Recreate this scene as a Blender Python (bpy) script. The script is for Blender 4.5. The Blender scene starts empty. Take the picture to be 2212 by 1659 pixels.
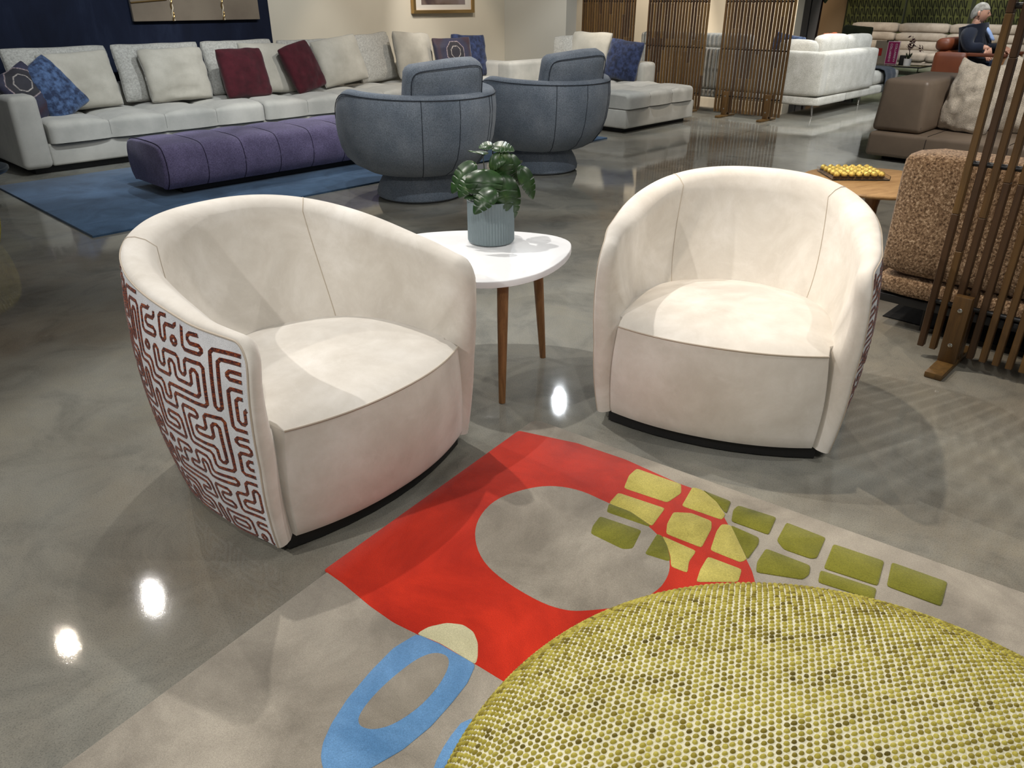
import bpy, bmesh, math, random
from mathutils import Vector, Matrix, noise
random.seed(7)
SC = bpy.context.scene
COL = SC.collection
PI = math.pi
R = math.radians

# ------------------------------------------------------------------ camera, world, lights, exposure
cam_d = bpy.data.cameras.new('camera')
cam_d.sensor_width = 36.0
cam_d.lens = 36.0 * 1630 / 2212
cam_d.clip_end = 200
cam = bpy.data.objects.new('camera', cam_d)
cam.location = (0, 0, 1.45)
cam.rotation_euler = (R(63), 0, 0)
COL.objects.link(cam)
SC.camera = cam
SC.view_settings.view_transform = 'Standard'
SC.view_settings.look = 'None'
SC.view_settings.exposure = -0.06
SC.view_settings.gamma = 1.0
SC.view_settings.use_curve_mapping = False

wd = bpy.data.worlds.new('showroom_ambient')
SC.world = wd
wd.use_nodes = True
wd.node_tree.nodes['Background'].inputs[0].default_value = (0.93, 0.97, 1.0, 1)
wd.node_tree.nodes['Background'].inputs[1].default_value = 0.15

TH = R(46)
E1 = Vector((math.cos(TH), math.sin(TH), 0))
E2 = Vector((-math.sin(TH), math.cos(TH), 0))
def WQ(q, r, z=0.0):
    """showroom grid (q along the long sofa, r towards the back wall) to world"""
    p = E1 * q + E2 * r
    return Vector((p.x, p.y, z))

WARM = (1.0, 0.86, 0.70)
NEUT = (1.0, 0.965, 0.92)
COOL = (0.90, 0.96, 1.0)
def spot(loc, target, watts, deg, col=NEUT, radius=0.03, blend=0.35):
    d = bpy.data.lights.new('track_or_fill_spot', 'SPOT')
    d.energy = watts; d.color = col; d.spot_size = R(deg); d.spot_blend = blend; d.shadow_soft_size = radius
    o = bpy.data.objects.new('track_or_fill_spot', d)
    o.location = loc
    o.rotation_euler = (Vector(target) - Vector(loc)).to_track_quat('-Z', 'Y').to_euler()
    COL.objects.link(o)
    return o
HZ = 3.4
# foreground group: the two barrel chairs, side table, rug, pouf
spot((-3.28, 5.25, HZ), (-0.35, 2.0, 0.3), 200, 44, NEUT)
spot((-3.75, 4.68, HZ), (-0.9, 1.4, 0.2), 70, 60, WARM)
spot((-0.95, 3.9, HZ), (0.3, 2.6, 0.4), 235, 58, NEUT)
spot((-3.0, 0.06, HZ), (-0.5, 2.0, 0.4), 300, 48, NEUT)
spot((2.04, 1.4, HZ), (0.6, 2.2, 0.2), 85, 70, NEUT)
spot((-0.27, 8.06, HZ), (0.0, 2.6, 0.4), 90, 46, NEUT)
spot((0.64, 9.03, HZ), (0.9, 2.6, 0.4), 110, 40, COOL)
spot((2.9, 5.6, HZ), (0.9, 2.4, 0.3), 120, 50, NEUT)
spot((0.4, -1.0, HZ), (0.4, 1.5, 0.2), 140, 80, NEUT)
spot((-2.2, -0.6, HZ), (-1.2, 1.4, 0.0), 50, 80, NEUT)
# long sofa, bench, swivel chairs
for q, r, tq, tr, w, c in ((2.6, 5.6, 2.6, 8.7, 330, COOL), (4.2, 5.6, 4.3, 8.8, 330, COOL), (6.0, 5.6, 5.9, 8.8, 330, NEUT),
                           (7.6, 6.6, 7.6, 9.0, 220, WARM), (3.6, 8.2, 3.2, 6.2, 200, COOL), (5.2, 7.6, 4.6, 5.0, 260, NEUT),
                           (2.2, 3.6, 2.6, 5.8, 150, NEUT), (6.6, 7.4, 6.0, 5.0, 220, NEUT),
                           (2.6, 2.2, 4.0, 4.9, 190, COOL), (4.4, 2.6, 5.6, 4.9, 190, NEUT), (6.4, 7.0, 9.4, 8.8, 430, NEUT), (4.4, 4.2, 3.6, 6.6, 150, COOL)):  # fill spots added to brighten swivel chairs, end wall and bench top
    spot(WQ(q, r, HZ), WQ(tq, tr, 0.5), w * 0.66, 64, c)
# side sofa and screens
for q, r, tq, tr, w, c in ((7.0, 5.2, 8.6, 6.6, 230, COOL), (8.4, 4.0, 9.9, 5.6, 150, WARM), (9.0, 3.0, 11.0, 4.6, 320, COOL),
                           (11.6, 8.6, 13.5, 9.6, 420, WARM), (11.6, 6.4, 13.4, 7.2, 420, WARM), (12.2, 5.0, 11.0, 5.6, 300, NEUT),
                           (12.4, 3.2, 12.0, 4.6, 200, COOL), (17.0, 6.6, 18.6, 8.2, 260, WARM), (17.0, 5.6, 19.4, 6.2, 330, NEUT),
                           (17.0, 4.2, 19.4, 4.4, 330, NEUT), (11.0, 1.6, 12.0, 3.2, 220, NEUT), (6.8, 0.6, 8.6, 2.2, 260, NEUT),
                           (6.2, 3.6, 5.2, 1.8, 230, WARM), (2.7, 2.2, 3.6, 0.5, 220, WARM), (5.4, -0.2, 3.7, 0.6, 150, NEUT), (14.4, 5.0, 16.2, 5.6, 170, NEUT),  # last one is a fill spot added for the dark display folder
                           (8.4, 7.0, 10.9, 6.6, 200, WARM), (7.4, 1.2, 8.9, 2.2, 150, NEUT), (4.6, 4.4, 3.0, 3.0, 60, WARM)):  # includes fill spots added to lift the boucle back and fleece cushions
    spot(WQ(q, r, HZ), WQ(tq, tr, 0.5), w, 64, c)

# ------------------------------------------------------------------ helpers
def s2l(c):
    c = c / 255.0
    return c / 12.92 if c <= 0.04045 else ((c + 0.055) / 1.055) ** 2.4
def RGB(r, g, b):
    return (s2l(r), s2l(g), s2l(b), 1.0)

class NT:
    def __init__(s, name):
        s.m = bpy.data.materials.new(name); s.m.use_nodes = True
        s.t = s.m.node_tree; s.n = s.t.nodes
        s.b = s.n['Principled BSDF']
        s.tc = s.n.new('ShaderNodeTexCoord')
    def l(s, a, b): s.t.links.new(a, b)
    def tex(s, scale, detail=4, rough=0.5, stretch=None, coord='Object', kind='Noise', dist=0.0):
        mp = s.n.new('ShaderNodeMapping')
        s.l(s.tc.outputs[coord], mp.inputs[0])
        if stretch: mp.inputs['Scale'].default_value = stretch
        if kind == 'Noise':
            x = s.n.new('ShaderNodeTexNoise')
            x.inputs['Scale'].default_value = scale; x.inputs['Detail'].default_value = detail
            x.inputs['Roughness'].default_value = rough; x.inputs['Distortion'].default_value = dist
            s.l(mp.outputs[0], x.inputs['Vector']); return x.outputs['Fac']
        if kind == 'Voronoi':
            x = s.n.new('ShaderNodeTexVoronoi'); x.inputs['Scale'].default_value = scale
            s.l(mp.outputs[0], x.inputs['Vector']); return x.outputs['Distance']
        if kind == 'Wave':
            x = s.n.new('ShaderNodeTexWave'); x.inputs['Scale'].default_value = scale
            x.inputs['Distortion'].default_value = dist; x.inputs['Detail'].default_value = detail
            s.l(mp.outputs[0], x.inputs['Vector']); return x.outputs['Fac']
    def ramp(s, fac, stops):
        r = s.n.new('ShaderNodeValToRGB')
        e = r.color_ramp.elements
        while len(e) < len(stops): e.new(0.5)
        for k, (p, c) in enumerate(stops):
            e[k].position = p; e[k].color = c
        s.l(fac, r.inputs[0]); return r.outputs[0]
    def mix(s, fac, a, b, mode='MIX'):
        m = s.n.new('ShaderNodeMix'); m.data_type = 'RGBA'; m.blend_type = mode
        for idx, v in ((0, fac), (6, a), (7, b)):
            if isinstance(v, (int, float)): m.inputs[idx].default_value = v
            elif isinstance(v, tuple): m.inputs[idx].default_value = v
            else: s.l(v, m.inputs[idx])
        return m.outputs[2]
    def bump(s, h, strength=0.3, dist=0.002):
        b = s.n.new('ShaderNodeBump'); b.inputs['Strength'].default_value = strength; b.inputs['Distance'].default_value = dist
        s.l(h, b.inputs['Height'])
        if s.b.inputs['Normal'].is_linked: s.l(s.b.inputs['Normal'].links[0].from_socket, b.inputs['Normal'])
        s.l(b.outputs[0], s.b.inputs['Normal'])
    def col(s, c):
        if isinstance(c, tuple): s.b.inputs['Base Color'].default_value = c
        else: s.l(c, s.b.inputs['Base Color'])
    def set(s, rough=None, metal=None, sheen=None, spec=None, coat=None, trans=None, ior=None):
        for k, v in (('Roughness', rough), ('Metallic', metal), ('Sheen Weight', sheen), ('Specular IOR Level', spec), ('Coat Weight', coat), ('Transmission Weight', trans), ('IOR', ior)):
            if v is not None: s.b.inputs[k].default_value = v

def fabric(name, c1, c2, big=3.0, fine=260.0, fmix=0.25, rough=0.92, sheen=0.15, bump=0.35, bd=0.0015, lo=0.35, hi=0.65, stretch=None):
    """cloth: slow colour drift between c1 and c2, plus fine yarn grain"""
    t = NT(name)
    a = t.ramp(t.tex(big, 4, 0.6), [(lo, c1), (hi, c2)])
    f = t.tex(fine, 2, 0.6, stretch)
    g = t.ramp(f, [(0.3, (0.45, 0.45, 0.45, 1)), (0.7, (1.35, 1.35, 1.35, 1))])
    t.col(t.mix(fmix, a, t.mix(1.0, a, g, 'MULTIPLY')))
    t.bump(f, bump, bd)
    t.set(rough=rough, sheen=sheen, spec=0.25)
    return t.m
def plain(name, c, rough=0.5, metal=0.0, spec=0.5, coat=None):
    t = NT(name); t.col(c); t.set(rough=rough, metal=metal, spec=spec, coat=coat)
    f = t.tex(40, 3)
    t.bump(f, 0.03, 0.001)
    return t.m
def wood(name, c1, c2, stretch=(1, 1, 12), scale=9.0, rough=0.45, coord='Object'):
    t = NT(name)
    st = tuple(1.0 / v * 6 for v in stretch)
    f = t.tex(scale, 6, 0.65, st, coord, dist=0.6)
    g = t.tex(scale * 9, 3, 0.6, st, coord)
    a = t.ramp(f, [(0.3, c1), (0.7, c2)])
    t.col(t.mix(0.25, a, t.mix(1.0, a, t.ramp(g, [(0.3, (0.5, 0.5, 0.5, 1)), (0.7, (1.2, 1.2, 1.2, 1))]), 'MULTIPLY')))
    t.set(rough=rough); t.bump(g, 0.12, 0.0006)
    return t.m

def finish(o, name, mat, parent, smooth=True, angle=None):
    me = o.data
    if smooth:
        me.polygons.foreach_set('use_smooth', [True] * len(me.polygons))
        if angle: me.set_sharp_from_angle(angle=R(angle))
    if mat: me.materials.append(mat)
    COL.objects.link(o)
    if parent: o.parent = parent
    return o
def mesh(name, V, F, mat, parent=None, smooth=True, angle=None):
    me = bpy.data.meshes.new(name); me.from_pydata([tuple(v) for v in V], [], F); me.update()
    return finish(bpy.data.objects.new(name, me), name, mat, parent, smooth, angle)
def from_bm(name, bm, mat, parent=None, smooth=True, angle=None):
    me = bpy.data.meshes.new(name); bm.normal_update(); bm.to_mesh(me); bm.free()
    return finish(bpy.data.objects.new(name, me), name, mat, parent, smooth, angle)
def share(name, src, parent=None, loc=None, rot=None, scale=None):
    o = bpy.data.objects.new(name, src.data); COL.objects.link(o)
    if parent: o.parent = parent
    if loc is not None: o.location = loc
    if rot is not None: o.rotation_euler = rot
    if scale is not None: o.scale = scale
    return o
def tag(o, label, cat, group=None):
    o['label'] = label; o['category'] = cat
    if group: o['group'] = group
    return o
def structure(o, label=None):
    o['kind'] = 'structure'
    if label: o['label'] = label
    return o
def thing(name, label, cat, loc=(0, 0, 0), rz=0.0, group=None):
    o = bpy.data.objects.new(name, None); o.empty_display_size = 0.1
    COL.objects.link(o); o.location = loc; o.rotation_euler = (0, 0, rz)
    return tag(o, label, cat, group)
def copy_thing(root, label, loc, rz, group=None):
    r = root.copy(); COL.objects.link(r); r.location = loc; r.rotation_euler = (0, 0, rz); r['label'] = label
    if group: r['group'] = group
    for ch in root.children:
        c = ch.copy(); COL.objects.link(c); c.parent = r
        for g in ch.children:
            d = g.copy(); COL.objects.link(d); d.parent = c
    return r

def grid_faces(nu, nv, wrap_u=False, wrap_v=False, flip=False):
    F = []
    for i in range(nu if wrap_u else nu - 1):
        for j in range(nv if wrap_v else nv - 1):
            a, b, c, d = i * nv + j, ((i + 1) % nu) * nv + j, ((i + 1) % nu) * nv + (j + 1) % nv, i * nv + (j + 1) % nv
            F.append((a, d, c, b) if flip else (a, b, c, d))
    return F
def grid(name, P, mat, parent=None, wrap_u=False, wrap_v=False, flip=False, angle=None, caps=False):
    nu, nv = len(P), len(P[0])
    V = [p for row in P for p in row]
    F = grid_faces(nu, nv, wrap_u, wrap_v, flip)
    if caps:
        a = list(range(nv)); b = [(nu - 1) * nv + j for j in range(nv)]
        F.append(tuple(a) if flip else tuple(reversed(a))); F.append(tuple(reversed(b)) if flip else tuple(b))
        F[-2], F[-1] = F[-2][::-1], F[-1][::-1]
        bm = bmesh.new(); vs = [bm.verts.new(v) for v in V]
        for f in F:
            try: bm.faces.new([vs[i] for i in f])
            except ValueError: pass
        bmesh.ops.recalc_face_normals(bm, faces=bm.faces)
        return from_bm(name, bm, mat, parent, True, angle or 50)
    return mesh(name, V, F, mat, parent, True, angle)
def lathe(name, prof, mat, parent=None, n=48, angle=40, loc=(0, 0, 0)):
    P = [[(loc[0] + r * math.cos(2 * PI * i / n), loc[1] + r * math.sin(2 * PI * i / n), loc[2] + z) for i in range(n)] for r, z in prof]
    return grid(name, P, mat, parent, wrap_v=True, flip=True, angle=angle, caps=True)
def tube(name, pts, r, mat, parent=None, n=6, closed=False):
    pts = [Vector(p) for p in pts]
    m = len(pts); rows = []
    up = Vector((0, 0, 1))
    for i, p in enumerate(pts):
        a = pts[(i - 1) % m] if (closed or i > 0) else p
        b = pts[(i + 1) % m] if (closed or i < m - 1) else p
        t = (b - a).normalized()
        s = t.cross(up)
        if s.length < 1e-3: s = t.cross(Vector((0, 1, 0)))
        s.normalize(); u = s.cross(t)
        rr = r[i] if isinstance(r, (list, tuple)) else r
        rows.append([p + (s * math.cos(2 * PI * k / n) + u * math.sin(2 * PI * k / n)) * rr for k in range(n)])
    return grid(name, rows, mat, parent, wrap_u=closed, wrap_v=True, caps=not closed, angle=60)
def rbox(name, x0, x1, y0, y1, z0, z1, r, mat, parent=None, seg=3, top=(1, 1), bot=(1, 1), shear=(0, 0), angle=35):
    """bevelled box; top/bot scale the upper/lower face, shear moves the top"""
    bm = bmesh.new(); bmesh.ops.create_cube(bm, size=1.0)
    cx, cy = (x0 + x1) / 2, (y0 + y1) / 2
    for v in bm.verts:
        k = top if v.co.z > 0 else bot
        sx = shear if v.co.z > 0 else (0, 0)
        v.co = Vector((cx + v.co.x * (x1 - x0) * k[0] + sx[0], cy + v.co.y * (y1 - y0) * k[1] + sx[1], z1 if v.co.z > 0 else z0))
    if r > 0:
        bmesh.ops.bevel(bm, geom=bm.edges[:] + bm.verts[:], offset=r, segments=seg, profile=0.5, affect='EDGES', clamp_overlap=True)
    return from_bm(name, bm, mat, parent, True, angle)
def soft_box(name, x0, x1, y0, y1, z0, z1, r, mat, parent=None, n=10, puff=(0, 0, 0), wob=0.0, seed=0):
    """upholstered block: rounded edges and bulging faces"""
    h = Vector(((x1 - x0) / 2, (y1 - y0) / 2, (z1 - z0) / 2)); c = Vector(((x0 + x1) / 2, (y0 + y1) / 2, (z0 + z1) / 2))
    bm = bmesh.new(); bmesh.ops.create_cube(bm, size=2.0)
    bmesh.ops.subdivide_edges(bm, edges=bm.edges[:], cuts=n, use_grid_fill=True)
    r = min(r, h.x * .98, h.y * .98, h.z * .98)
    for v in bm.verts:
        u = [max(-1, min(1, math.sin(v.co[k] * PI / 2) * .35 + v.co[k] * .65)) for k in range(3)]
        p = Vector((u[0] * h.x, u[1] * h.y, u[2] * h.z))
        q = Vector([max(-(h[k] - r), min(h[k] - r, p[k])) for k in range(3)])
        d = p - q
        if d.length > 1e-9: d = d.normalized() * r
        w = q + d
        for k in range(3):
            if puff[k]:
                a, b = (k + 1) % 3, (k + 2) % 3
                w[k] += puff[k] * math.copysign(1, u[k]) * abs(u[k]) ** 3 * (1 - u[a] ** 2) * (1 - u[b] ** 2)
        if wob:
            w += Vector((noise.noise(w * 4 + Vector((seed, 0, 0))), noise.noise(w * 4 + Vector((0, seed, 9))), noise.noise(w * 4 + Vector((5, 3, seed))))) * wob
        v.co = c + w
    return from_bm(name, bm, mat, parent, True, None)
def pillow_mesh(name, w, h, t, mat, n=22, ear=0.08, wrinkle=0.012, seed=0, parent=None, slump=0.0):
    """scatter cushion standing upright: x width, z height, y thickness"""
    V = []; idx = {}
    F = []
    for side in (-1, 1):
        for i in range(n + 1):
            for j in range(n + 1):
                u = math.sin((i / n * 2 - 1) * PI / 2); v = math.sin((j / n * 2 - 1) * PI / 2)
                edge = i in (0, n) or j in (0, n)
                if edge and side == 1:
                    idx[(side, i, j)] = idx[(-1, i, j)]; continue
                f = (max(0, 1 - u * u) * max(0, 1 - v * v)) ** 0.36
                rc = 1 - .075 * (u * v) ** 4
                x = w / 2 * u * rc * (1 - ear * (1 - v * v)); z = h / 2 * v * rc * (1 - ear * (1 - u * u))
                y = side * t / 2 * f
                p = Vector((u * 2.3 + seed * 3.1, v * 2.3, side * 1.7 + seed))
                y += wrinkle * noise.noise(p * 1.6) * (0.3 + f) * 1.2 + side * wrinkle * 0.6 * noise.noise(p * 4.0) * min(1, 2.2 * (1 - f) + .2) * (0 if edge else 1)
                z -= slump * (1 - u * u) * (v + 1) * 0.5 * h
                x += wrinkle * .7 * noise.noise(p + Vector((9, 2, 0))); z += wrinkle * .7 * noise.noise(p + Vector((1, 7, 5)))
                idx[(side, i, j)] = len(V); V.append((x, y, z + h / 2))
        for i in range(n):
            for j in range(n):
                q = [idx[(side, i, j)], idx[(side, i + 1, j)], idx[(side, i + 1, j + 1)], idx[(side, i, j + 1)]]
                F.append(q if side == -1 else q[::-1])
    o = mesh(name, V, F, mat, parent)
    ring = [idx[(-1, i, 0)] for i in range(n)] + [idx[(-1, n, j)] for j in range(n)] + [idx[(-1, n - i, n)] for i in range(n)] + [idx[(-1, 0, n - j)] for j in range(n)]
    return o, [Vector(V[k]) for k in ring]
def pillow(name, label, mat, q, r, z, w, h, t=0.16, lean=18, yaw=0, roll=0, cat='cushion', group=None, seam=None, seed=0, ear=0.07, face='r', wrinkle=0.012, slump=0.0):
    """cushion standing on its bottom edge at grid point (q, r); face r looks away from the back wall, face q looks back along the sofa"""
    o = thing(name, label, cat, WQ(q, r, z), 0, group)
    base = TH if face == 'r' else TH - PI / 2
    M = Matrix.Rotation(base + R(yaw), 4, 'Z') @ Matrix.Rotation(R(-lean), 4, 'X') @ Matrix.Rotation(R(roll), 4, 'Y')
    o.rotation_euler = M.to_euler()
    c, ring = pillow_mesh('cover', w, h, t, mat, ear=ear, seed=seed, parent=o, wrinkle=wrinkle, slump=slump)
    if seam: tube('piping', ring, 0.005, seam, o, 5, closed=True)
    return o
def smooth_poly(pts, it=2):
    for _ in range(it):
        q = []
        m = len(pts)
        for i in range(m):
            a, b = Vector(pts[i]), Vector(pts[(i + 1) % m])
            q += [a * .75 + b * .25, a * .25 + b * .75]
        pts = q
    return pts
RUG = {'red': [(0.01, -0.112), (0.229, -0.058), (0.422, -0.051), (0.637, -0.077), (0.693, -0.076), (0.784, -0.111), (0.846, -0.181), (0.918, -0.264), (0.991, -0.354), (1.045, -0.446), (1.071, -0.649), (0.985, -0.979), (0.866, -1.081), (0.635, -1.079), (0.575, -1.078), (0.396, -1.089), (0.314, -1.096), (0.223, -1.09), (0.096, -1.072), (0.029, -1.066)], 'oval': [(0.302, -0.336), (0.244, -0.401), (0.197, -0.506), (0.211, -0.615), (0.26, -0.7), (0.343, -0.77), (0.441, -0.803), (0.577, -0.814), (0.648, -0.8), (0.69, -0.773), (0.771, -0.693), (0.815, -0.592), (0.812, -0.514), (0.789, -0.455), (0.743, -0.392), (0.668, -0.343), (0.564, -0.315), (0.49, -0.311), (0.39, -0.304)], 'yellow': [[(0.483, -0.083), (0.647, -0.08), (0.669, -0.127), (0.655, -0.201), (0.504, -0.212), (0.482, -0.136)], [(0.684, -0.072), (0.718, -0.069), (0.782, -0.105), (0.83, -0.152), (0.831, -0.184), (0.7, -0.19)], [(0.502, -0.246), (0.663, -0.233), (0.671, -0.34), (0.582, -0.313), (0.506, -0.315)], [(0.693, -0.236), (0.74, -0.207), (0.808, -0.208), (0.823, -0.244), (0.835, -0.346), (0.722, -0.348), (0.703, -0.301)], [(0.839, -0.204), (0.863, -0.192), (0.962, -0.316), (0.952, -0.341), (0.86, -0.341), (0.84, -0.246)], [(0.717, -0.364), (0.829, -0.369), (0.831, -0.425), (0.848, -0.472), (0.799, -0.475), (0.779, -0.436), (0.748, -0.395)], [(0.866, -0.372), (0.966, -0.367), (0.977, -0.423), (0.883, -0.492), (0.871, -0.437)]], 'olive': [[(0.718, -0.069), (0.817, -0.074), (0.83, -0.141), (0.821, -0.138), (0.782, -0.105)], [(0.506, -0.315), (0.582, -0.313), (0.667, -0.34), (0.663, -0.349), (0.523, -0.361)], [(0.517, -0.39), (0.656, -0.377), (0.675, -0.47), (0.652, -0.49), (0.538, -0.483), (0.524, -0.448)], [(0.863, -0.192), (0.955, -0.2), (0.964, -0.23), (0.963, -0.315)], [(0.7, -0.364), (0.717, -0.364), (0.748, -0.395), (0.784, -0.446), (0.784, -0.46), (0.713, -0.471)], [(0.844, -0.081), (0.963, -0.071), (0.973, -0.169), (0.857, -0.172), (0.84, -0.113)], [(0.997, -0.078), (1.116, -0.082), (1.122, -0.192), (1.108, -0.205), (1.032, -0.209), (1.002, -0.181)], [(0.989, -0.237), (1.117, -0.236), (1.126, -0.276), (1.118, -0.307), (1.002, -0.354), (0.989, -0.31)], [(1.143, -0.099), (1.282, -0.091), (1.292, -0.211), (1.151, -0.225)], [(1.146, -0.239), (1.292, -0.224), (1.297, -0.275), (1.155, -0.293)], [(1.301, -0.084), (1.444, -0.081), (1.447, -0.195), (1.312, -0.197)]], 'cream': [(0.389, -1.09), (0.397, -1.055), (0.426, -1.016), (0.464, -0.996), (0.501, -0.999), (0.534, -1.022), (0.562, -1.058), (0.572, -1.079), (0.457, -1.079)], 'blue': [(0.389, -1.09), (0.457, -1.079), (0.572, -1.079), (0.591, -1.133), (0.598, -1.2), (0.601, -1.275), (0.591, -1.354), (0.567, -1.426), (0.544, -1.469), (0.517, -1.489), (0.487, -1.485), (0.462, -1.469), (0.44, -1.444), (0.418, -1.401), (0.396, -1.332), (0.381, -1.244), (0.374, -1.158)], 'hole': [(0.472, -1.105), (0.5, -1.098), (0.521, -1.114), (0.538, -1.155), (0.547, -1.206), (0.547, -1.261), (0.533, -1.321), (0.509, -1.355), (0.485, -1.367), (0.466, -1.366), (0.45, -1.348), (0.439, -1.301), (0.436, -1.237), (0.442, -1.164), (0.454, -1.127)], 'blue2': [(0.648, -1.211), (0.653, -1.281), (0.672, -1.348), (0.697, -1.383), (0.77, -1.329), (0.746, -1.22), (0.693, -1.193)]}

# ------------------------------------------------------------------ materials
def floor_material():
    t = NT('polished_concrete')
    a = t.tex(0.42, 8, 0.58, dist=0.4)
    b = t.tex(3.2, 8, 0.68, dist=0.8)
    base = t.ramp(a, [(0.36, RGB(113, 105, 92)), (0.5, RGB(130, 128, 119)), (0.62, RGB(146, 146, 139))])
    mid = t.ramp(b, [(0.32, (0.74, 0.75, 0.76, 1)), (0.5, (1, 1, 1, 1)), (0.72, (1.13, 1.11, 1.06, 1))])
    c = t.mix(1.0, base, mid, 'MULTIPLY')
    sp = t.tex(260, 2, 0.7)
    c = t.mix(1.0, c, t.ramp(sp, [(0.34, (0.72, 0.72, 0.72, 1)), (0.45, (1, 1, 1, 1)), (0.66, (1.16, 1.15, 1.12, 1))]), 'MULTIPLY')
    # pale trowel swirls and scuffs
    w = t.tex(5.5, 10, 0.75, (1.0, 2.4, 1.0), dist=1.6)
    c = t.mix(t.ramp(w, [(0.62, (0, 0, 0, 1)), (0.74, (0.28, 0.28, 0.28, 1))]), c, RGB(172, 170, 158))
    t.col(c)
    r = t.ramp(t.tex(2.2, 6, 0.6), [(0.3, (0.028, 0.028, 0.028, 1)), (0.7, (0.065, 0.065, 0.065, 1))])
    t.l(r, t.b.inputs['Roughness'])
    t.bump(t.tex(320, 2, 0.6), 0.05, 0.0006)
    t.bump(t.tex(14, 4, 0.6), 0.03, 0.004)
    t.set(spec=0.42)
    return t.m
def wall_paint(name, c, var=0.04):
    t = NT(name)
    k = tuple(min(1, v * (1 + var)) for v in c[:3]) + (1,)
    t.col(t.ramp(t.tex(1.3, 5), [(0.3, c), (0.7, k)]))
    t.bump(t.tex(180, 3), 0.08, 0.001); t.set(rough=0.85, spec=0.25)
    return t.m
M_floor = floor_material()
M_wall = wall_paint('cream_wall_paint', RGB(206, 198, 180))
M_wall_cool = wall_paint('pale_grey_wall_paint', RGB(190, 186, 174))
M_wall_shade = wall_paint('wall_end_painted_shade', RGB(112, 108, 104))  # grey stands in for shade on the end of the cream wall
M_wall_tan = wall_paint('tan_wall_paint', RGB(150, 124, 92))
def navy_material():
    t = NT('navy_limewash')
    a = t.tex(2.0, 8, 0.7, (1.0, 1.0, 0.25), dist=0.5)
    t.col(t.ramp(a, [(0.3, RGB(14, 19, 34)), (0.55, RGB(22, 29, 48)), (0.75, RGB(38, 46, 66))]))
    t.set(rough=0.8, spec=0.2); t.bump(t.tex(60, 5, .7, (1, 1, .3)), 0.15, 0.002)
    return t.m
M_navy = navy_material()

def suede(name, c1, c2, c3):
    """nubuck: pale brushed patches where the nap lies the other way"""
    t = NT(name)
    a = t.tex(4.5, 7, 0.66, dist=0.4)
    b = t.tex(11.0, 7, 0.72, dist=0.7)
    c = t.ramp(a, [(0.36, c1), (0.52, c2), (0.68, c3)])
    c = t.mix(t.ramp(b, [(0.55, (0, 0, 0, 1)), (0.70, (0.4, 0.4, 0.4, 1))]), c, c3)
    f = t.tex(420, 2, 0.6)
    t.col(t.mix(0.10, c, t.ramp(f, [(0.3, c1), (0.7, c3)])))
    t.bump(f, 0.12, 0.0005); t.bump(t.tex(9, 4, .6, dist=.5), 0.12, 0.004)
    t.set(rough=0.85, sheen=0.3, spec=0.25)
    return t.m
M_suede = suede('ivory_nubuck', RGB(202, 195, 184), RGB(213, 207, 197), RGB(226, 221, 213))
M_seam = plain('stitching_thread', RGB(184, 172, 156), 0.9)
M_black = plain('black_plastic', RGB(16, 16, 17), 0.55)
M_shell = fabric('oatmeal_jacquard_ground', RGB(204, 205, 208), RGB(222, 222, 224), 6, 330, 0.5, bump=0.4, stretch=(1, 1, 3))
def yarn_material():
    t = NT('rust_chenille_yarn')
    f = t.tex(150, 2, 0.7, (0.6, 0.6, 2.2))
    c = t.ramp(f, [(0.30, RGB(30, 18, 22)), (0.44, RGB(70, 30, 24)), (0.56, RGB(112, 44, 24)), (0.66, RGB(164, 88, 36)), (0.76, RGB(54, 44, 30))])
    t.col(c); t.bump(f, 0.7, 0.002); t.set(rough=0.95, sheen=0.2, spec=0.15)
    return t.m
M_yarn = yarn_material()

# ------------------------------------------------------------------ the room
def quad_prism(name, pts, z0, z1, mat, parent=None):
    n = len(pts)
    V = [(p[0], p[1], z0) for p in pts] + [(p[0], p[1], z1) for p in pts]
    F = [tuple(range(n))[::-1], tuple(range(n, 2 * n))] + [(i, (i + 1) % n, n + (i + 1) % n, n + i) for i in range(n)]
    return mesh(name, V, F, mat, parent, smooth=False)
def qr_box(name, q0, q1, r0, r1, z0, z1, mat, parent=None):
    return quad_prism(name, [WQ(q0, r0), WQ(q1, r0), WQ(q1, r1), WQ(q0, r1)], z0, z1, mat, parent)
structure(qr_box('floor', -8, 24, -10, 14, -0.1, 0.0, M_floor), 'polished grey concrete showroom floor')
structure(qr_box('wall_back', -3.5, 9.76, 9.40, 9.6, 0, 3.6, M_wall), 'cream wall behind the long sofa')
structure(qr_box('wall_return', 9.56, 9.80, 8.11, 9.40, 0, 3.6, M_wall_cool), 'pale grey end wall at the corner behind the side sofa')
structure(qr_box('wall_middle', 13.5, 13.75, 6.38, 14, 0, 3.6, M_wall), 'cream wall behind the slatted screens')
structure(qr_box('wall_end', 13.75, 15.4, 6.80, 7.0, 0, 3.6, M_wall_shade), 'cream wall end beside the slatted screens, its shade painted grey')
structure(qr_box('wall_tan', 15.4, 20.6, 8.4, 8.6, 0, 3.6, M_wall_tan), 'tan wall beyond the boucle sofa')
structure(qr_box('wall_green', 20.4, 20.6, -4, 8.4, 0, 3.6, plain('dark_green_wall_paint', RGB(40, 44, 22), 0.8)), 'dark green wall behind the far sofa')
structure(qr_box('trim_1', -3.5, 9.56, 9.385, 9.40, 0, 0.10, plain('baseboard_paint', RGB(150, 145, 132), 0.6)), 'baseboard of the back wall')

nv = thing('navy_feature_panel', 'dark navy limewashed feature panel on the back wall behind the sofa', 'wall panel', WQ(-2.5, 9.37), TH)
rbox('panel', 0.0, 4.46, -0.012, 0.025, 0.0, 3.5, 0.004, M_navy, nv)
rbox('panel', 4.47, 7.88, -0.012, 0.025, 0.0, 3.5, 0.004, M_navy, nv)

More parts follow.
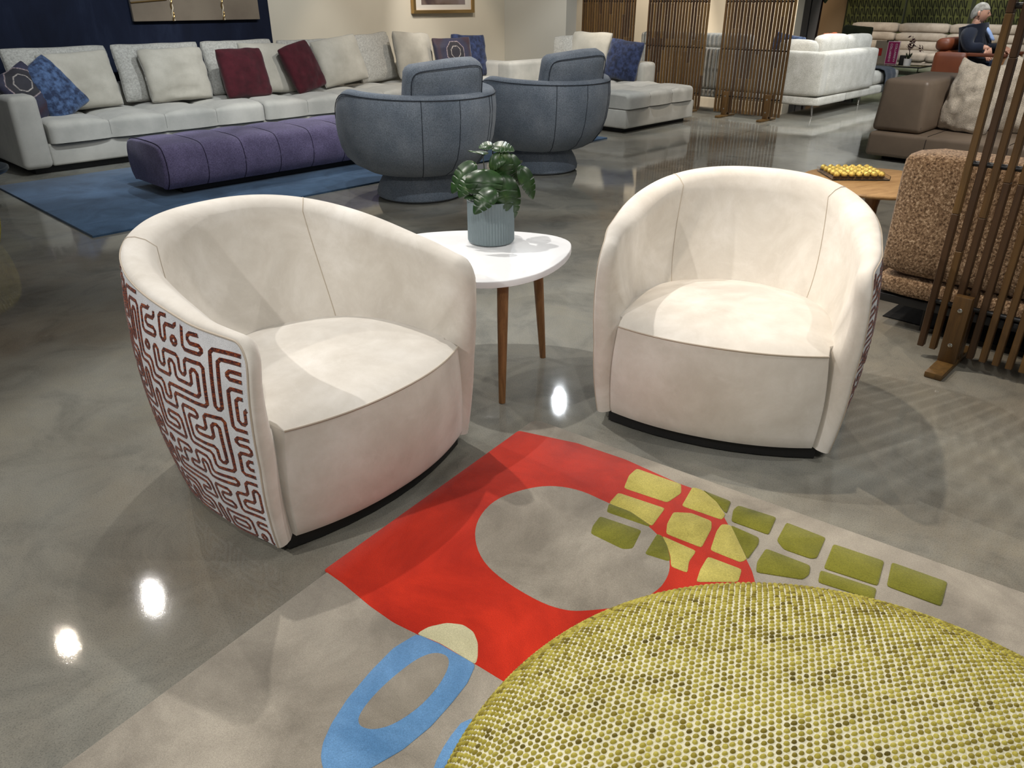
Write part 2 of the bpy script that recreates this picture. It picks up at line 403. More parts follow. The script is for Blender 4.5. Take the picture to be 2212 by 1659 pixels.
# ------------------------------------------------------------------ barrel chairs
def barrel_chair(label, loc, rz, group):
    A, D, FR, zf, zb, n, Ab, Db, RB, FB, ex, belly = .4563, .8323, -.0166, .694, .830, 2.38, .4145, .7996, .5322, .0237, 1.474, .082
    Z0 = .045
    cols = []
    NS, NA = 26, 72
    def U(Ax, Dx, fr):
        yc = Dx - RB
        out = [(-Ax, fr + (yc - fr) * (k / NS) ** 1.9) for k in range(NS)]
        for k in range(NA + 1):
            th = PI - PI * k / NA
            cs, sn = math.cos(th), max(0, math.sin(th))
            out.append((Ax * math.copysign(abs(cs) ** (2 / n), cs), yc + RB * sn ** (2 / n)))
        out += [(-x, y) for x, y in reversed(out[:NS])]
        return out
    T2, B2 = U(A, D, FR), U(Ab, Db, FB)
    N = len(T2)
    T = [Vector((x, y, zf + (zb - zf) * ((y - FR) / (D - FR)) ** ex)) for x, y in T2]
    B = [Vector((x, y, Z0)) for x, y in B2]
    def pt(i, k):
        m = T[i] * k + B[i] * (1 - k)
        sc = 1 + belly * 4 * k * (1 - k)
        ft = min(1, max(0, (T[i].y - FR) / .22)); ft = ft * ft * (3 - 2 * ft)
        m.x *= sc * (1 - .066 * (1 - ft) * min(1, k * 2.2)) * (1 + .035 * ft * (1 - k))
        if m.y > .4: m.y = (m.y - .4) * sc + .4
        return m
    def ztop(i):
        d = T[i].y - FR
        drop = 0.075 * (1 - math.sqrt(max(0, 1 - (1 - d / .05) ** 2))) if d < .05 else 0
        return T[i].z - drop
    KM = [(ztop(i) - Z0) / (T[i].z - Z0) for i in range(N)]
    root = thing('barrel_chair', label, 'armchair', loc, rz, group)
    NR = 16
    shell = grid('outer_shell', [[pt(i, KM[i] * j / (NR - 1)) for j in range(NR)] for i in range(N)], M_shell, root, flip=True)
    shell['label'] = 'pale outer shell woven with a rust labyrinth pattern'
    # rim curve: up the left arm front, round the top, down the right arm front
    NF = 14
    O = [(pt(0, KM[0] * j / NF), 0, j / NF) for j in range(NF)] + [(pt(i, KM[i]), i, 1.0) for i in range(N)] + [(pt(N - 1, KM[-1] * j / NF), N - 1, j / NF) for j in reversed(range(NF))]
    sec = [(0, 0), (.004, .009), (.014, .016), (.036, .018), (.064, .010), (.092, -.012)]
    arc = [0.0]
    for i in range(1, N): arc.append(arc[-1] + (Vector(T2[i]) - Vector(T2[i - 1])).length)
    rows = []
    M = len(O)
    for m, (p, i, fr) in enumerate(O):
        a, b = O[max(0, m - 1)][0], O[min(M - 1, m + 1)][0]
        t = (b - a).normalized()
        ia, ib = max(0, i - 1), min(N - 1, i + 1)
        tp = Vector((T2[ib][0] - T2[ia][0], T2[ib][1] - T2[ia][1], 0))
        if tp.length < 1e-6: tp = Vector((0, 1, 0))
        tp.normalize()
        inn = Vector((tp.y, -tp.x, 0))
        if inn.dot(Vector((0, .35, 0)) - Vector((p.x, p.y, 0))) < 0: inn = -inn
        if i in (0, N - 1): inn = Vector((-math.copysign(1, p.x), 0, 0))
        inn = (inn - t * inn.dot(t)).normalized()
        up = t.cross(inn).normalized()
        if up.dot(Vector((0, -1, 1))) < 0: up = -up
        fa = min(arc[i], arc[-1] - arc[i]) / (arc[-1] / 2)
        ea = min(1, fa / .42); ea = ea * ea * (3 - 2 * ea)
        wdt = (.50 + .50 * ea) if fr >= 1 else (.62 if p.z < .42 else .62 - .12 * min(1, (p.z - .42) / .15))
        row = [p + inn * (x * wdt) + up * (y * (.6 + .4 * ea)) for x, y in sec]
        # contact curve against the seat
        f = min(arc[i], arc[-1] - arc[i]) / (arc[-1] / 2)
        ph = PI / 2 * f ** 1.15
        sx = math.copysign(1, p.x) if abs(p.x) > 1e-6 else 1
        K = Vector((sx * .345 * max(0, math.cos(ph)) ** (2 / 2.5), .16 + .42 * math.sin(ph) ** (2 / 2.5), .40))
        if fr < 1: K = Vector((sx * .345, .06 + .10 * max(0, min(1, (p.z - .40) / .20)), min(.40, p.z)))
        P5 = row[-1]
        h = max(0.0, min(1.0, (P5.z - K.z) / .3))
        C = (P5 + K) / 2
        out = Vector((p.x - K.x, p.y - K.y, 0))
        if out.length > 1e-6: out.normalize()
        C += out * .045 * h * (.35 + .65 * ea)
        C.z -= .045 * h
        for s in range(1, 11):
            q = s / 10
            row.append(P5 * (1 - q) ** 2 + C * 2 * q * (1 - q) + K * q * q)
        row.append(K + Vector((0, 0, -.06 if fr >= 1 else 0)))
        rows.append(row)
    lin = grid('inner_upholstery', rows, M_suede, root, flip=True)
    # seams: rim welt, back panel seams
    tube('seam', [p + Vector((0, 0, .001)) for p, i, f in O], .0032, M_seam, shell, 5)
    def nearest(xx):
        return min(range(len(rows)), key=lambda m: abs(rows[m][3].x - xx) + (10 if rows[m][3].y < .4 else 0))
    for xx in (-.30, .30):
        m = nearest(xx); sg = -1 if xx < 0 else 1
        path = []
        for k in range(16):
            f = m + sg * 6 * (k / 15) ** 1.5; i0 = int(math.floor(f)); f -= i0
            path.append(rows[i0][k] * (1 - f) + rows[i0 + 1][k] * f + Vector((0, 0, .0004)))
        tube('seam', path, .0018, M_seam, lin, 5)
    # seat
    def hw(y):
        if y <= .06: return .352
        s = min(1, (y - .06) / .56)
        return .37 * max(0, 1 - s ** 2.5) ** (1 / 2.5) + .012
    NU, NVV = 25, 21
    top = []
    for j in range(NVV):
        v = j / (NVV - 1)
        row = []
        for k in range(NU):
            u = math.sin((k / (NU - 1) * 2 - 1) * PI / 2)
            y = v * .60 - .085 * (1 - abs(u) ** 2.2) * (1 - v) ** 2
            z = .424 + .010 * (1 - u * u) + .044 * math.sin(PI * min(1, v * 1.05)) * (1 - u ** 4) - .012 * max(0, 1 - v / .06) ** 2
            row.append(Vector((u * hw(max(0, y)), y, z)))
        row = [row[0] - Vector((0, -.002, .10)), row[0] - Vector((0, -.001, .03))] + row + [row[-1] - Vector((0, -.001, .03)), row[-1] - Vector((0, -.002, .10))]
        top.append(row)
    seat = grid('seat_cushion', top, M_suede, root)
    frontrow = top[0][2:-2]
    tube('seam', [p + Vector((0, -.002, 0.001)) for p in frontrow], .0028, M_seam, seat, 5)
    fp = []
    xs = [-1.0] * 3 + [math.sin((k / 24 * 2 - 1) * PI / 2) for k in range(25)] + [1.0] * 3
    back = [.10, .045, .015] + [0] * 25 + [.015, .045, .10]
    inset = [0, 0.002, 0.0] + [0] * 25 + [0, .002, 0]
    for j in range(15):
        w = j / 14
        row = []
        for u, bk, ins in zip(xs, back, inset):
            rim = .424 + .010 * (1 - u * u) - .012
            z = rim * (1 - w) + .058 * w
            x = u * (.352 + .006 * w + .012 * math.sin(PI * w))
            y = -.085 * (1 - abs(u) ** 2.2) * (1 - .22 * w) - .016 * math.sin(PI * w) * (1 - u ** 6) + bk
            if j == 14: y += .012; z += .0
            row.append(Vector((x, y, z)))
        fp.append(row)
    grid('front_panel', fp, M_suede, root)
    # recessed black base
    base = [(B2[i][0] * .90, .05 + (B2[i][1] - .0237) * .93) for i in range(0, N, 3)]
    mid = [(x, y) for x, y in base]
    front = [(.373 - .746 * k / 8, .035 - .065 * (1 - (2 * k / 8 - 1) ** 2)) for k in range(9)]
    poly = mid + front
    nb = len(poly)
    V = [(x, y, .008) for x, y in poly] + [(x, y, .052) for x, y in poly]
    F = [tuple(range(nb)), tuple(range(nb, 2 * nb))[::-1]] + [(i, n_ + i, n_ + (i + 1) % nb, (i + 1) % nb) for n_ in (nb,) for i in range(nb)]
    mesh('base', V, F, M_black, root, smooth=False)
    lathe('swivel_plate', [(.24, 0.0), (.24, .010)], M_black, root, 32, loc=(0, .38, 0))
    # ---- labyrinth yarn, raised from the shell
    rnd = random.Random(11)
    mids = [pt(i, .55) for i in range(N)]
    al = [0.0]
    for i in range(1, N): al.append(al[-1] + (mids[i] - mids[i - 1]).length)
    def at(a, h):
        a = max(0, min(al[-1] - 1e-6, a))
        lo, hi = 0, N - 1
        while hi - lo > 1:
            md = (lo + hi) // 2
            if al[md] <= a: lo = md
            else: hi = md
        f = (a - al[lo]) / max(1e-9, al[lo + 1] - al[lo])
        def one(i): return pt(i, (h - Z0) / (T[i].z - Z0))
        return one(lo) * (1 - f) + one(lo + 1) * f
    def lim(a):
        i = min(range(N), key=lambda k: abs(al[k] - a)) if False else None
        lo = 0
        for k in range(N - 1):
            if al[k] <= a: lo = k
            else: break
        return min(ztop(lo), ztop(lo + 1))
    wf, wg = .0225, .0265
    nx, nz = int(al[-1] / (wf + wg)) + 1, int(.84 / (wf + wg)) + 1
    deg = {}
    fill = set()
    for x in range(nx):
        for z in range(nz): fill.add((2 * x, 2 * z)); deg[(x, z)] = 0
    edges = [((x, z), (x + 1, z)) for x in range(nx - 1) for z in range(nz)] + [((x, z), (x, z + 1)) for x in range(nx) for z in range(nz - 1)]
    rnd.shuffle(edges)
    for a, b in edges:
        if deg[a] < 2 and deg[b] < 2 and rnd.random() < .78:
            deg[a] += 1; deg[b] += 1; fill.add((a[0] + b[0], a[1] + b[1]))
    def cx(g): return (g // 2) * (wf + wg) + (wf if g % 2 else 0)
    segs = {}
    for (gx, gz) in fill:
        for dx, dz, p, q in ((-1, 0, (gx, gz + 1), (gx, gz)), (1, 0, (gx + 1, gz), (gx + 1, gz + 1)), (0, -1, (gx, gz), (gx + 1, gz)), (0, 1, (gx + 1, gz + 1), (gx, gz + 1))):
            if (gx + dx, gz + dz) not in fill: segs.setdefault(p, []).append(q)
    V, F = [], []
    while segs:
        s = next(iter(segs)); loop = [s]; cur = s
        while True:
            nxt = segs[cur].pop()
            if not segs[cur]: del segs[cur]
            if nxt == s or nxt not in segs:
                break
            loop.append(nxt); cur = nxt
        if len(loop) < 4: continue
        pts = [Vector((cx(x), .05 + cx(z))) for x, z in loop]
        # keep corners only, chamfer, then resample
        k = len(pts)
        pts = [pts[i] for i in range(k) if abs((pts[i] - pts[i - 1]).cross(pts[(i + 1) % k] - pts[i])) > 1e-9]
        k = len(pts); ch = []
        for i in range(k):
            a, b, c2 = pts[i - 1], pts[i], pts[(i + 1) % k]
            d = min(.009, (a - b).length * .45, (c2 - b).length * .45)
            ch += [b + (a - b).normalized() * d, b + (c2 - b).normalized() * d]
        dense = []
        for i in range(len(ch)):
            a, b = ch[i], ch[(i + 1) % len(ch)]
            m = max(1, int((b - a).length / .012))
            dense += [a + (b - a) * (q / m) for q in range(m)]
        prev = None
        cnt = len(dense)
        fine_ok = [.012 < p.x < al[-1] - .012 and p.y < lim(p.x) - .010 and p.y > Z0 + .004 for p in dense]
        for i in range(cnt + 1):
            c0 = dense[i % cnt]
            ok = fine_ok[i % cnt] and sum(fine_ok[(i + q) % cnt] for q in range(-4, 5)) >= 5
            if not ok: prev = None; continue
            d = (dense[(i + 1) % cnt] - dense[i % cnt - 1]).normalized()
            s = Vector((-d.y, d.x)) * .0060
            pc, pl, pr = at(c0.x, c0.y), at(c0.x + s.x, c0.y + s.y), at(c0.x - s.x, c0.y - s.y)
            nn = (at(c0.x + .004, c0.y) - at(c0.x - .004, c0.y)).cross(at(c0.x, c0.y + .004) - at(c0.x, c0.y - .004))
            nn.normalize()
            if nn.dot(Vector((pc.x, pc.y - .35, 0))) < 0: nn = -nn
            b0 = len(V)
            V += [pl + nn * .0004, pc + nn * .0034, pr + nn * .0004]
            if prev is not None:
                F += [(prev, prev + 1, b0 + 1, b0), (prev + 1, prev + 2, b0 + 2, b0 + 1)]
            prev = b0
    yo = mesh('labyrinth_yarn', V, F, M_yarn, shell)
    yo['kind'] = 'stuff'
    return root
chairL = barrel_chair('ivory barrel chair with rust labyrinth shell seen from its side, left of the white table', (-.399, 2.033, 0), .9097, 'pair of ivory barrel chairs')
chairR = copy_thing(chairL, 'ivory barrel chair facing forward, right of the white side table', (.706, 2.359, 0), -.3742)

# ------------------------------------------------------------------ white side table
M_white = plain('white_lacquer', RGB(238, 238, 238), 0.35)
M_legw = wood('walnut_leg', RGB(118, 80, 46), RGB(158, 114, 70), (1, 1, 10), 10)
tb = thing('side_table', 'white rounded-triangle side table with splayed wooden legs between the barrel chairs', 'side table', (-.12, 3.05, 0))
out = [(.261, 3.142), (.223, 2.96), (.132, 2.784), (.024, 2.687), (-.079, 2.651), (-.17, 2.66), (-.27, 2.72), (-.39, 2.86), (-.48, 3.0), (-.525, 3.13), (-.50, 3.24), (-.42, 3.31), (-.305, 3.345), (-.2, 3.36), (-.013, 3.352), (.153, 3.30), (.231, 3.234)]
out = smooth_poly([Vector((x + .12, y - 3.05, 0)) for x, y in out], 2)
def slab(name, pts, z0, z1, mat, parent, bev=.004):
    n = len(pts); rows = []
    cx = sum((Vector(p) for p in pts), Vector((0, 0, 0))) / n
    for s, z in ((.0, z0), (1, z0), (1, z0 + bev * .2), (1, z1 - bev), (1, z1 - bev * .3), (1, z1), (0, z1)):
        if s == 0: continue
        off = 0
        if z == z1: off = bev
        elif z == z1 - bev * .3: off = bev * .3
        elif z == z0: off = bev
        row = []
        for p in pts:
            d = Vector(p) - cx
            row.append(cx + d * (1 - off / max(d.length, 1e-6)) + Vector((0, 0, z)))
        rows.append(row)
    return grid(name, rows, mat, parent, wrap_v=True, caps=True, angle=50)
slab('table_top', out, .494, .52, M_white, tb)
for x0, y0, x1, y1 in ((-.035, 2.755, -.04, 2.68), (.105, 3.075, .14, 3.115), (-.36, 3.07, -.42, 3.12)):
    tube('leg', [Vector((x0 * (1 - f) + x1 * f + .12, y0 * (1 - f) + y1 * f - 3.05, .495 * (1 - f))) for f in (0, .3, .6, 1)], [.023, .021, .018, .0135], M_legw, tb, 16)

# ------------------------------------------------------------------ potted monstera
M_pot = plain('grey_blue_glaze', RGB(122, 136, 140), 0.4)
def leaf_material():
    t = NT('monstera_leaf')
    a = t.tex(16, 4, 0.6)
    t.col(t.ramp(a, [(0.3, RGB(26, 46, 24)), (0.6, RGB(46, 76, 36)), (0.8, RGB(92, 112, 62))]))
    t.set(rough=0.34, spec=0.5); t.bump(t.tex(60, 3), .15, .001)
    return t.m
M_leaf = leaf_material()
M_stem = plain('dark_green_stem', RGB(44, 52, 28), 0.5)
PC = Vector((-.09, 3.185, .52))
pl = thing('potted_monstera', 'monstera plant in a ribbed grey-blue pot on the white table', 'potted plant', PC)
n = 52 * 6
rows = []
def rib(i): return 0.0035 * (abs(math.cos(PI * i / 6)) ** .7)
for r, z, k in ((.085, .001, 0), (.096, .004, .3), (.1, .012, 1), (.1, .06, 1), (.1, .12, 1), (.1, .172, 1), (.1005, .178, 0), (.1, .182, 0), (.096, .182, 0), (.095, .17, 0), (.093, .10, 0), (.09, .03, 0)):
    rows.append([((r - k * rib(i)) * math.cos(2 * PI * i / n), (r - k * rib(i)) * math.sin(2 * PI * i / n), z) for i in range(n)])
grid('pot', rows, M_pot, pl, wrap_v=True, flip=True, caps=True, angle=60)
lathe('soil', [(.0945, .13), (.09, .148), (.05, .154), (.01, .156)], plain('potting_soil', RGB(30, 24, 18), 0.95), pl, 32)
def leaf(parent, base, direction, normal, L, W, droop=.35, fold=.25, seed=0, notch=True):
    d = Vector(direction).normalized(); nrm = Vector(normal); nrm = (nrm - d * nrm.dot(d)).normalized(); s = d.cross(nrm)
    rn = random.Random(seed)
    NSG = 60; V = []; F = []
    cuts = [.40, .58, .75]
    for i in range(NSG + 1):
        t = i / NSG
        w = (math.sin(PI * t ** .70)) ** .62 * (1 - .18 * t) if 0 < t < 1 else 0
        kcut = 1.0
        if notch:
            for c in cuts:
                e = abs(t - c)
                if e < .022: kcut = .48 + .52 * (e / .022) ** .6
        bend = -droop * L * t * t
        cpt = d * (L * t) + nrm * bend
        for side in (-1, 0, 1):
            ww = W / 2 * w * (kcut if side else 0)
            back = -.10 * L * (1 - t) ** 2 * abs(side) * (1 if t < .3 else (1 - t))
            pos = cpt + s * side * ww + nrm * (fold * ww * .6 - .9 * droop * ww * ww / W) + d * (back + .12 * ww)
            V.append(Vector(base) + pos)
    for i in range(NSG):
        a = i * 3; b = a + 3
        F += [(a, a + 1, b + 1, b), (a + 1, a + 2, b + 2, b + 1)]
    lf = mesh('leaf', V, F, M_leaf, parent)
    md = lf.modifiers.new('thickness', 'SOLIDIFY'); md.thickness = .0009
    return lf
# (right, up, toward viewer) offsets from the rim centre, then pointing direction, facing
RT, UP, FW = Vector((1, 0, 0)), Vector((0, 0, 1)), Vector((0, -1, 0))
RIMC = Vector((0, 0, .182))
def V3(a, b, c): return RT * a + UP * b + FW * c
leaves = [
    ((.012, .185, .00), (.9, .12, .25), (-.1, 1, .35), .085, .085),
    ((.010, .188, .00), (-1, .15, .15), (.2, 1, .4), .055, .06),
    ((.040, .165, .03), (.25, -.9, .25), (.15, .25, 1), .12, .085),
    ((.000, .130, .02), (.2, .1, .2), (0, .6, 1), .07, .07),
    ((-.020, .105, .05), (-.05, -.75, .55), (-.05, .75, .6), .115, .15),
    ((-.065, .120, .01), (-.8, -.6, .25), (-.2, .8, .6), .14, .10),
    ((-.060, .085, .05), (-.75, -.65, .35), (-.1, .8, .8), .10, .075),
    ((.050, .085, .06), (.12, -.95, .35), (.0, .5, 1), .13, .105),
    ((.075, .145, .00), (.5, -.8, .0), (.5, .5, .8), .125, .075),
    ((.120, .105, .02), (.55, -.85, .05), (.5, .35, .9), .135, .07),
    ((.085, .050, .03), (.15, -1.0, .1), (.4, .1, 1), .15, .065),
    ((.015, .045, .10), (-.72, -.5, .5), (-.1, .8, .75), .115, .085),
    ((-.035, .040, .03), (-.6, .2, .2), (0, 1, .4), .07, .06),
    ((-.045, .015, .05), (-.65, .15, .3), (.1, .9, .5), .06, .06),
    ((-.030, .150, -.04), (-.4, .2, -.6), (0, 1, -.2), .09, .08),
    ((.060, .120, -.05), (.5, .1, -.7), (.1, 1, -.3), .10, .09),
    ((.000, .060, -.06), (.1, -.3, -1), (0, 1, -.5), .10, .09),
]
for k, (b, d, nn, L, W) in enumerate(leaves):
    p = RIMC + V3(b[0] * 1.06, b[1] * 1.10 + .010, b[2] * 1.2)
    L *= 1.0; W *= 1.12
    leaf(pl, p, V3(*d), V3(*nn), L, W, seed=k, notch=W > .065)
    root0 = Vector((.02 * math.sin(k * 2.1), .02 * math.cos(k * 1.7), .15))
    q = [root0 * (1 - f) + p * f + Vector((0, 0, .035 * math.sin(PI * f))) for f in (0, .25, .5, .75, 1)]
    tube('stem', q, [.003, .0028, .0024, .002, .0016], M_stem, pl, 6)

# ------------------------------------------------------------------ hand-tufted rug
def pile(name, c1, c2, fine=420):
    t = NT(name)
    a = t.tex(2.6, 6, 0.62, dist=0.7)
    f = t.tex(fine, 2, 0.7)
    c1 = tuple(v * .88 for v in c1[:3]) + (1,); c2 = tuple(min(1, v * 1.10) for v in c2[:3]) + (1,)
    c = t.ramp(a, [(0.36, c1), (0.64, c2)])
    t.col(t.mix(0.5, c, t.mix(1.0, c, t.ramp(f, [(0.3, (0.55, 0.55, 0.55, 1)), (0.7, (1.35, 1.35, 1.35, 1))]), 'MULTIPLY')))
    t.bump(f, 0.6, 0.002); t.bump(t.tex(7, 4), .2, .006)
    t.set(rough=0.95, sheen=0.2, spec=0.12)
    return t.m
M_rug_grey = pile('grey_wool_pile', RGB(136, 128, 115), RGB(160, 152, 138))
M_rug_red = pile('red_wool_pile', RGB(176, 34, 14), RGB(198, 46, 22))
M_rug_yel = pile('yellow_pile', RGB(168, 156, 72), RGB(190, 178, 96), 260)
M_rug_oli = pile('olive_pile', RGB(92, 94, 28), RGB(120, 118, 40), 260)
M_rug_blue = pile('sky_blue_pile', RGB(88, 134, 180), RGB(112, 156, 200))
M_rug_cream = pile('cream_pile', RGB(196, 190, 152), RGB(212, 206, 170))
def poly_slab(name, pts, z0, z1, mat, parent, smooth_it=1, bev=.003, holes=None):
    pts = [Vector((p[0], p[1], 0)) for p in pts]
    if smooth_it == 'cell':
        m = len(pts); q = []
        for i in range(m):
            a, b, c = pts[i - 1], pts[i], pts[(i + 1) % m]
            d1, d2 = min(.010, (a - b).length * .35), min(.010, (c - b).length * .35)
            q += [b + (a - b).normalized() * d1, b * .55 + ((b + (a - b).normalized() * d1) + (b + (c - b).normalized() * d2)) * .225, b + (c - b).normalized() * d2]
        pts = q
    elif smooth_it: pts = [Vector((p.x, p.y, 0)) for p in smooth_poly(pts, smooth_it)]
    if sum(a.x * b.y - a.y * b.x for a, b in zip(pts, pts[1:] + pts[:1])) < 0: pts = pts[::-1]
    n = len(pts)
    ins = []
    for i in range(n):
        a, b = pts[i - 1], pts[(i + 1) % n]
        t = (b - a).normalized(); ins.append(pts[i] + Vector((-t.y, t.x, 0)) * bev)
    V = [p + Vector((0, 0, z0)) for p in pts] + [p + Vector((0, 0, z1 - bev * .6)) for p in pts] + [p + Vector((0, 0, z1)) for p in ins]
    bm = bmesh.new(); vs = [bm.verts.new(v) for v in V]
    for k in (0, 1):
        for i in range(n):
            j = (i + 1) % n
            bm.faces.new((vs[k * n + i], vs[k * n + j], vs[(k + 1) * n + j], vs[(k + 1) * n + i]))
    es = [bm.edges.get((vs[2 * n + i], vs[2 * n + (i + 1) % n])) for i in range(n)]
    bmesh.ops.triangle_fill(bm, edges=es, use_beauty=True)
    bmesh.ops.recalc_face_normals(bm, faces=bm.faces)
    return from_bm(name, bm, mat, parent, True, 40)
rug = thing('patterned_rug', 'grey wool rug with a red field, sky-blue oval ring and green blocks', 'rug', (.0874, 2.5296, 0), R(-36.2))
bm_pts = [(0.055, -2.45), (1.95, -2.45), (1.95, 0.0), (.03, 0.0), (.008, -.01), (0.0, -.03)]
poly_slab('rug_base', bm_pts, 0.0, .0125, M_rug_grey, rug, 0, .005)
poly_slab('red_field', [(.012 if (abs(x) < .035 and y < -.5) else (.004 if abs(x) < .035 else x), y) for x, y in RUG['red']], .008, .0142, M_rug_red, rug, 'cell')
poly_slab('grey_oval', RUG['oval'], .012, .0152, M_rug_grey, rug, 2)
for p in RUG['yellow']: poly_slab('yellow_block', p, .012, .0168, M_rug_yel, rug, 'cell')
for p in RUG['olive']: poly_slab('olive_block', p, .011, .0166, M_rug_oli, rug, 'cell')
poly_slab('blue_oval', RUG['blue'], .011, .0152, M_rug_blue, rug, 'cell')
poly_slab('blue_oval', RUG['blue2'], .011, .0152, M_rug_blue, rug, 1)
poly_slab('cream_tip', RUG['cream'], .012, .0160, M_rug_cream, rug, 'cell')
poly_slab('grey_oval', RUG['hole'], .012, .0164, M_rug_grey, rug, 2)

# ------------------------------------------------------------------ large green-yellow pouf in front
def pouf(label, loc, RADIUS, prof, pitch, bump_material, ground_material, name='pouf', full=True, aspect=.80, bh=.0040):
    root = thing(name, label, 'pouf', loc)
    # arc-length profile from the crown outwards
    pr = [Vector(p) for p in prof]
    sm = []
    for i in range(len(pr) - 1):
        p0, p1, p2, p3 = pr[max(0, i - 1)], pr[i], pr[i + 1], pr[min(len(pr) - 1, i + 2)]
        for k in range(6):
            t = k / 6
            sm.append(.5 * ((2 * p1) + (p2 - p0) * t + (2 * p0 - 5 * p1 + 4 * p2 - p3) * t * t + (3 * p1 - p0 - 3 * p2 + p3) * t ** 3))
    sm.append(pr[-1])
    body = lathe('body', [(max(.001, p.x), p.y) for p in reversed(sm)], ground_material, root, 96, angle=60)
    if not full: return root
    al = [0.0]
    for a, b in zip(sm, sm[1:]): al.append(al[-1] + (b - a).length)
    def ev(rho):
        rho = min(rho, al[-1] - 1e-6); i = 0
        lo, hi = 0, len(al) - 1
        while hi - lo > 1:
            m = (lo + hi) // 2
            if al[m] <= rho: lo = m
            else: hi = m
        f = (rho - al[lo]) / (al[lo + 1] - al[lo]); p = sm[lo] * (1 - f) + sm[lo + 1] * f
        t = (sm[lo + 1] - sm[lo]).normalized()
        return p, t
    V, F, RN = [], [], []
    py = pitch * aspect
    lim = al[-1] - .02
    k = 0
    ca, sa = math.cos(R(14)), math.sin(R(14))
    nrow = int(lim / py)
    rn = random.Random(3)
    for j in range(-nrow, nrow + 1):
        for i in range(-int(lim / pitch) - 1, int(lim / pitch) + 2):
            gx, gy = (i + (.5 if j % 2 else 0)) * pitch, j * py
            gx += rn.uniform(-.06, .06) * pitch; gy += rn.uniform(-.06, .06) * py
            x, y = gx * ca - gy * sa, gx * sa + gy * ca
            rho = math.hypot(x, y)
            if rho > lim or rho < 1e-6: continue
            th = math.atan2(y, x)
            p, t = ev(rho)
            er = Vector((math.cos(th), math.sin(th), 0)); et = Vector((-er.y, er.x, 0))
            P = er * p.x + Vector((0, 0, p.y)); tr = er * t.x + Vector((0, 0, t.y)); nr = Vector((-t.y * er.x, -t.y * er.y, t.x))
            if P.y + loc[1] < -.25: continue
            # local grid axes carried onto the surface
            ax = tr * (ca * er.x + sa * er.y) + et * (ca * et.x + sa * et.y)
            ay = nr.cross(ax)
            sx = pitch * .40 * rn.uniform(.82, 1.12); sy = py * .38 * rn.uniform(.8, 1.1)
            b0 = len(V); val = rn.random()
            for rr, hh in ((1.0, 0.0), (.82, .75), ):
                for m in range(8):
                    a = 2 * PI * m / 8 + PI / 8
                    V.append(P + ax * (sx * rr * math.cos(a)) + ay * (sy * rr * math.sin(a)) + nr * (bh * hh + .0002)); RN.append(val)
            V.append(P + nr * bh * 1.15); RN.append(val)
            for m in range(8):
                F.append((b0 + m, b0 + (m + 1) % 8, b0 + 8 + (m + 1) % 8, b0 + 8 + m))
                F.append((b0 + 8 + m, b0 + 8 + (m + 1) % 8, b0 + 16))
    bo = mesh('woven_bobbles', V, F, bump_material, root)
    at_ = bo.data.attributes.new('shade', 'FLOAT', 'POINT'); at_.data.foreach_set('value', RN)
    bo['kind'] = 'stuff'
    return root
def bobble_material():
    t = NT('chartreuse_chenille_bobbles')
    at_ = t.n.new('ShaderNodeAttribute'); at_.attribute_name = 'shade'
    streak = t.tex(9, 4, 0.7, (0.5, 2.2, 1.0))
    m = t.n.new('ShaderNodeMath'); m.operation = 'MULTIPLY_ADD'; t.l(at_.outputs['Fac'], m.inputs[0]); m.inputs[1].default_value = .45
    t.l(streak, m.inputs[2])
    c = t.ramp(m.outputs[0], [(0.36, RGB(86, 74, 24)), (0.52, RGB(128, 114, 38)), (0.68, RGB(158, 145, 54)), (0.95, RGB(186, 174, 80))])
    f = t.tex(520, 2, .7, (1, 1, 1))
    t.col(t.mix(.3, c, t.mix(1.0, c, t.ramp(f, [(.3, (.6, .6, .6, 1)), (.7, (1.3, 1.3, 1.3, 1))]), 'MULTIPLY')))
    t.bump(f, .5, .001); t.set(rough=.9, sheen=.15, spec=.2)
    return t.m
M_bob = bobble_material()
M_bobg = fabric('ivory_ground_weave', RGB(214, 208, 176), RGB(228, 223, 196), 5, 420, .3)
PROF = [(0, .462), (.15, .458), (.30, .446), (.42, .428), (.52, .402), (.595, .365), (.640, .318), (.655, .265), (.650, .20), (.632, .12), (.60, .05), (.57, .02)]
pouf('large round chartreuse pouf with a bobbled weave, in the near foreground on the patterned rug', (.50, .615, .0), .655, PROF, .0128, M_bob, M_bobg)

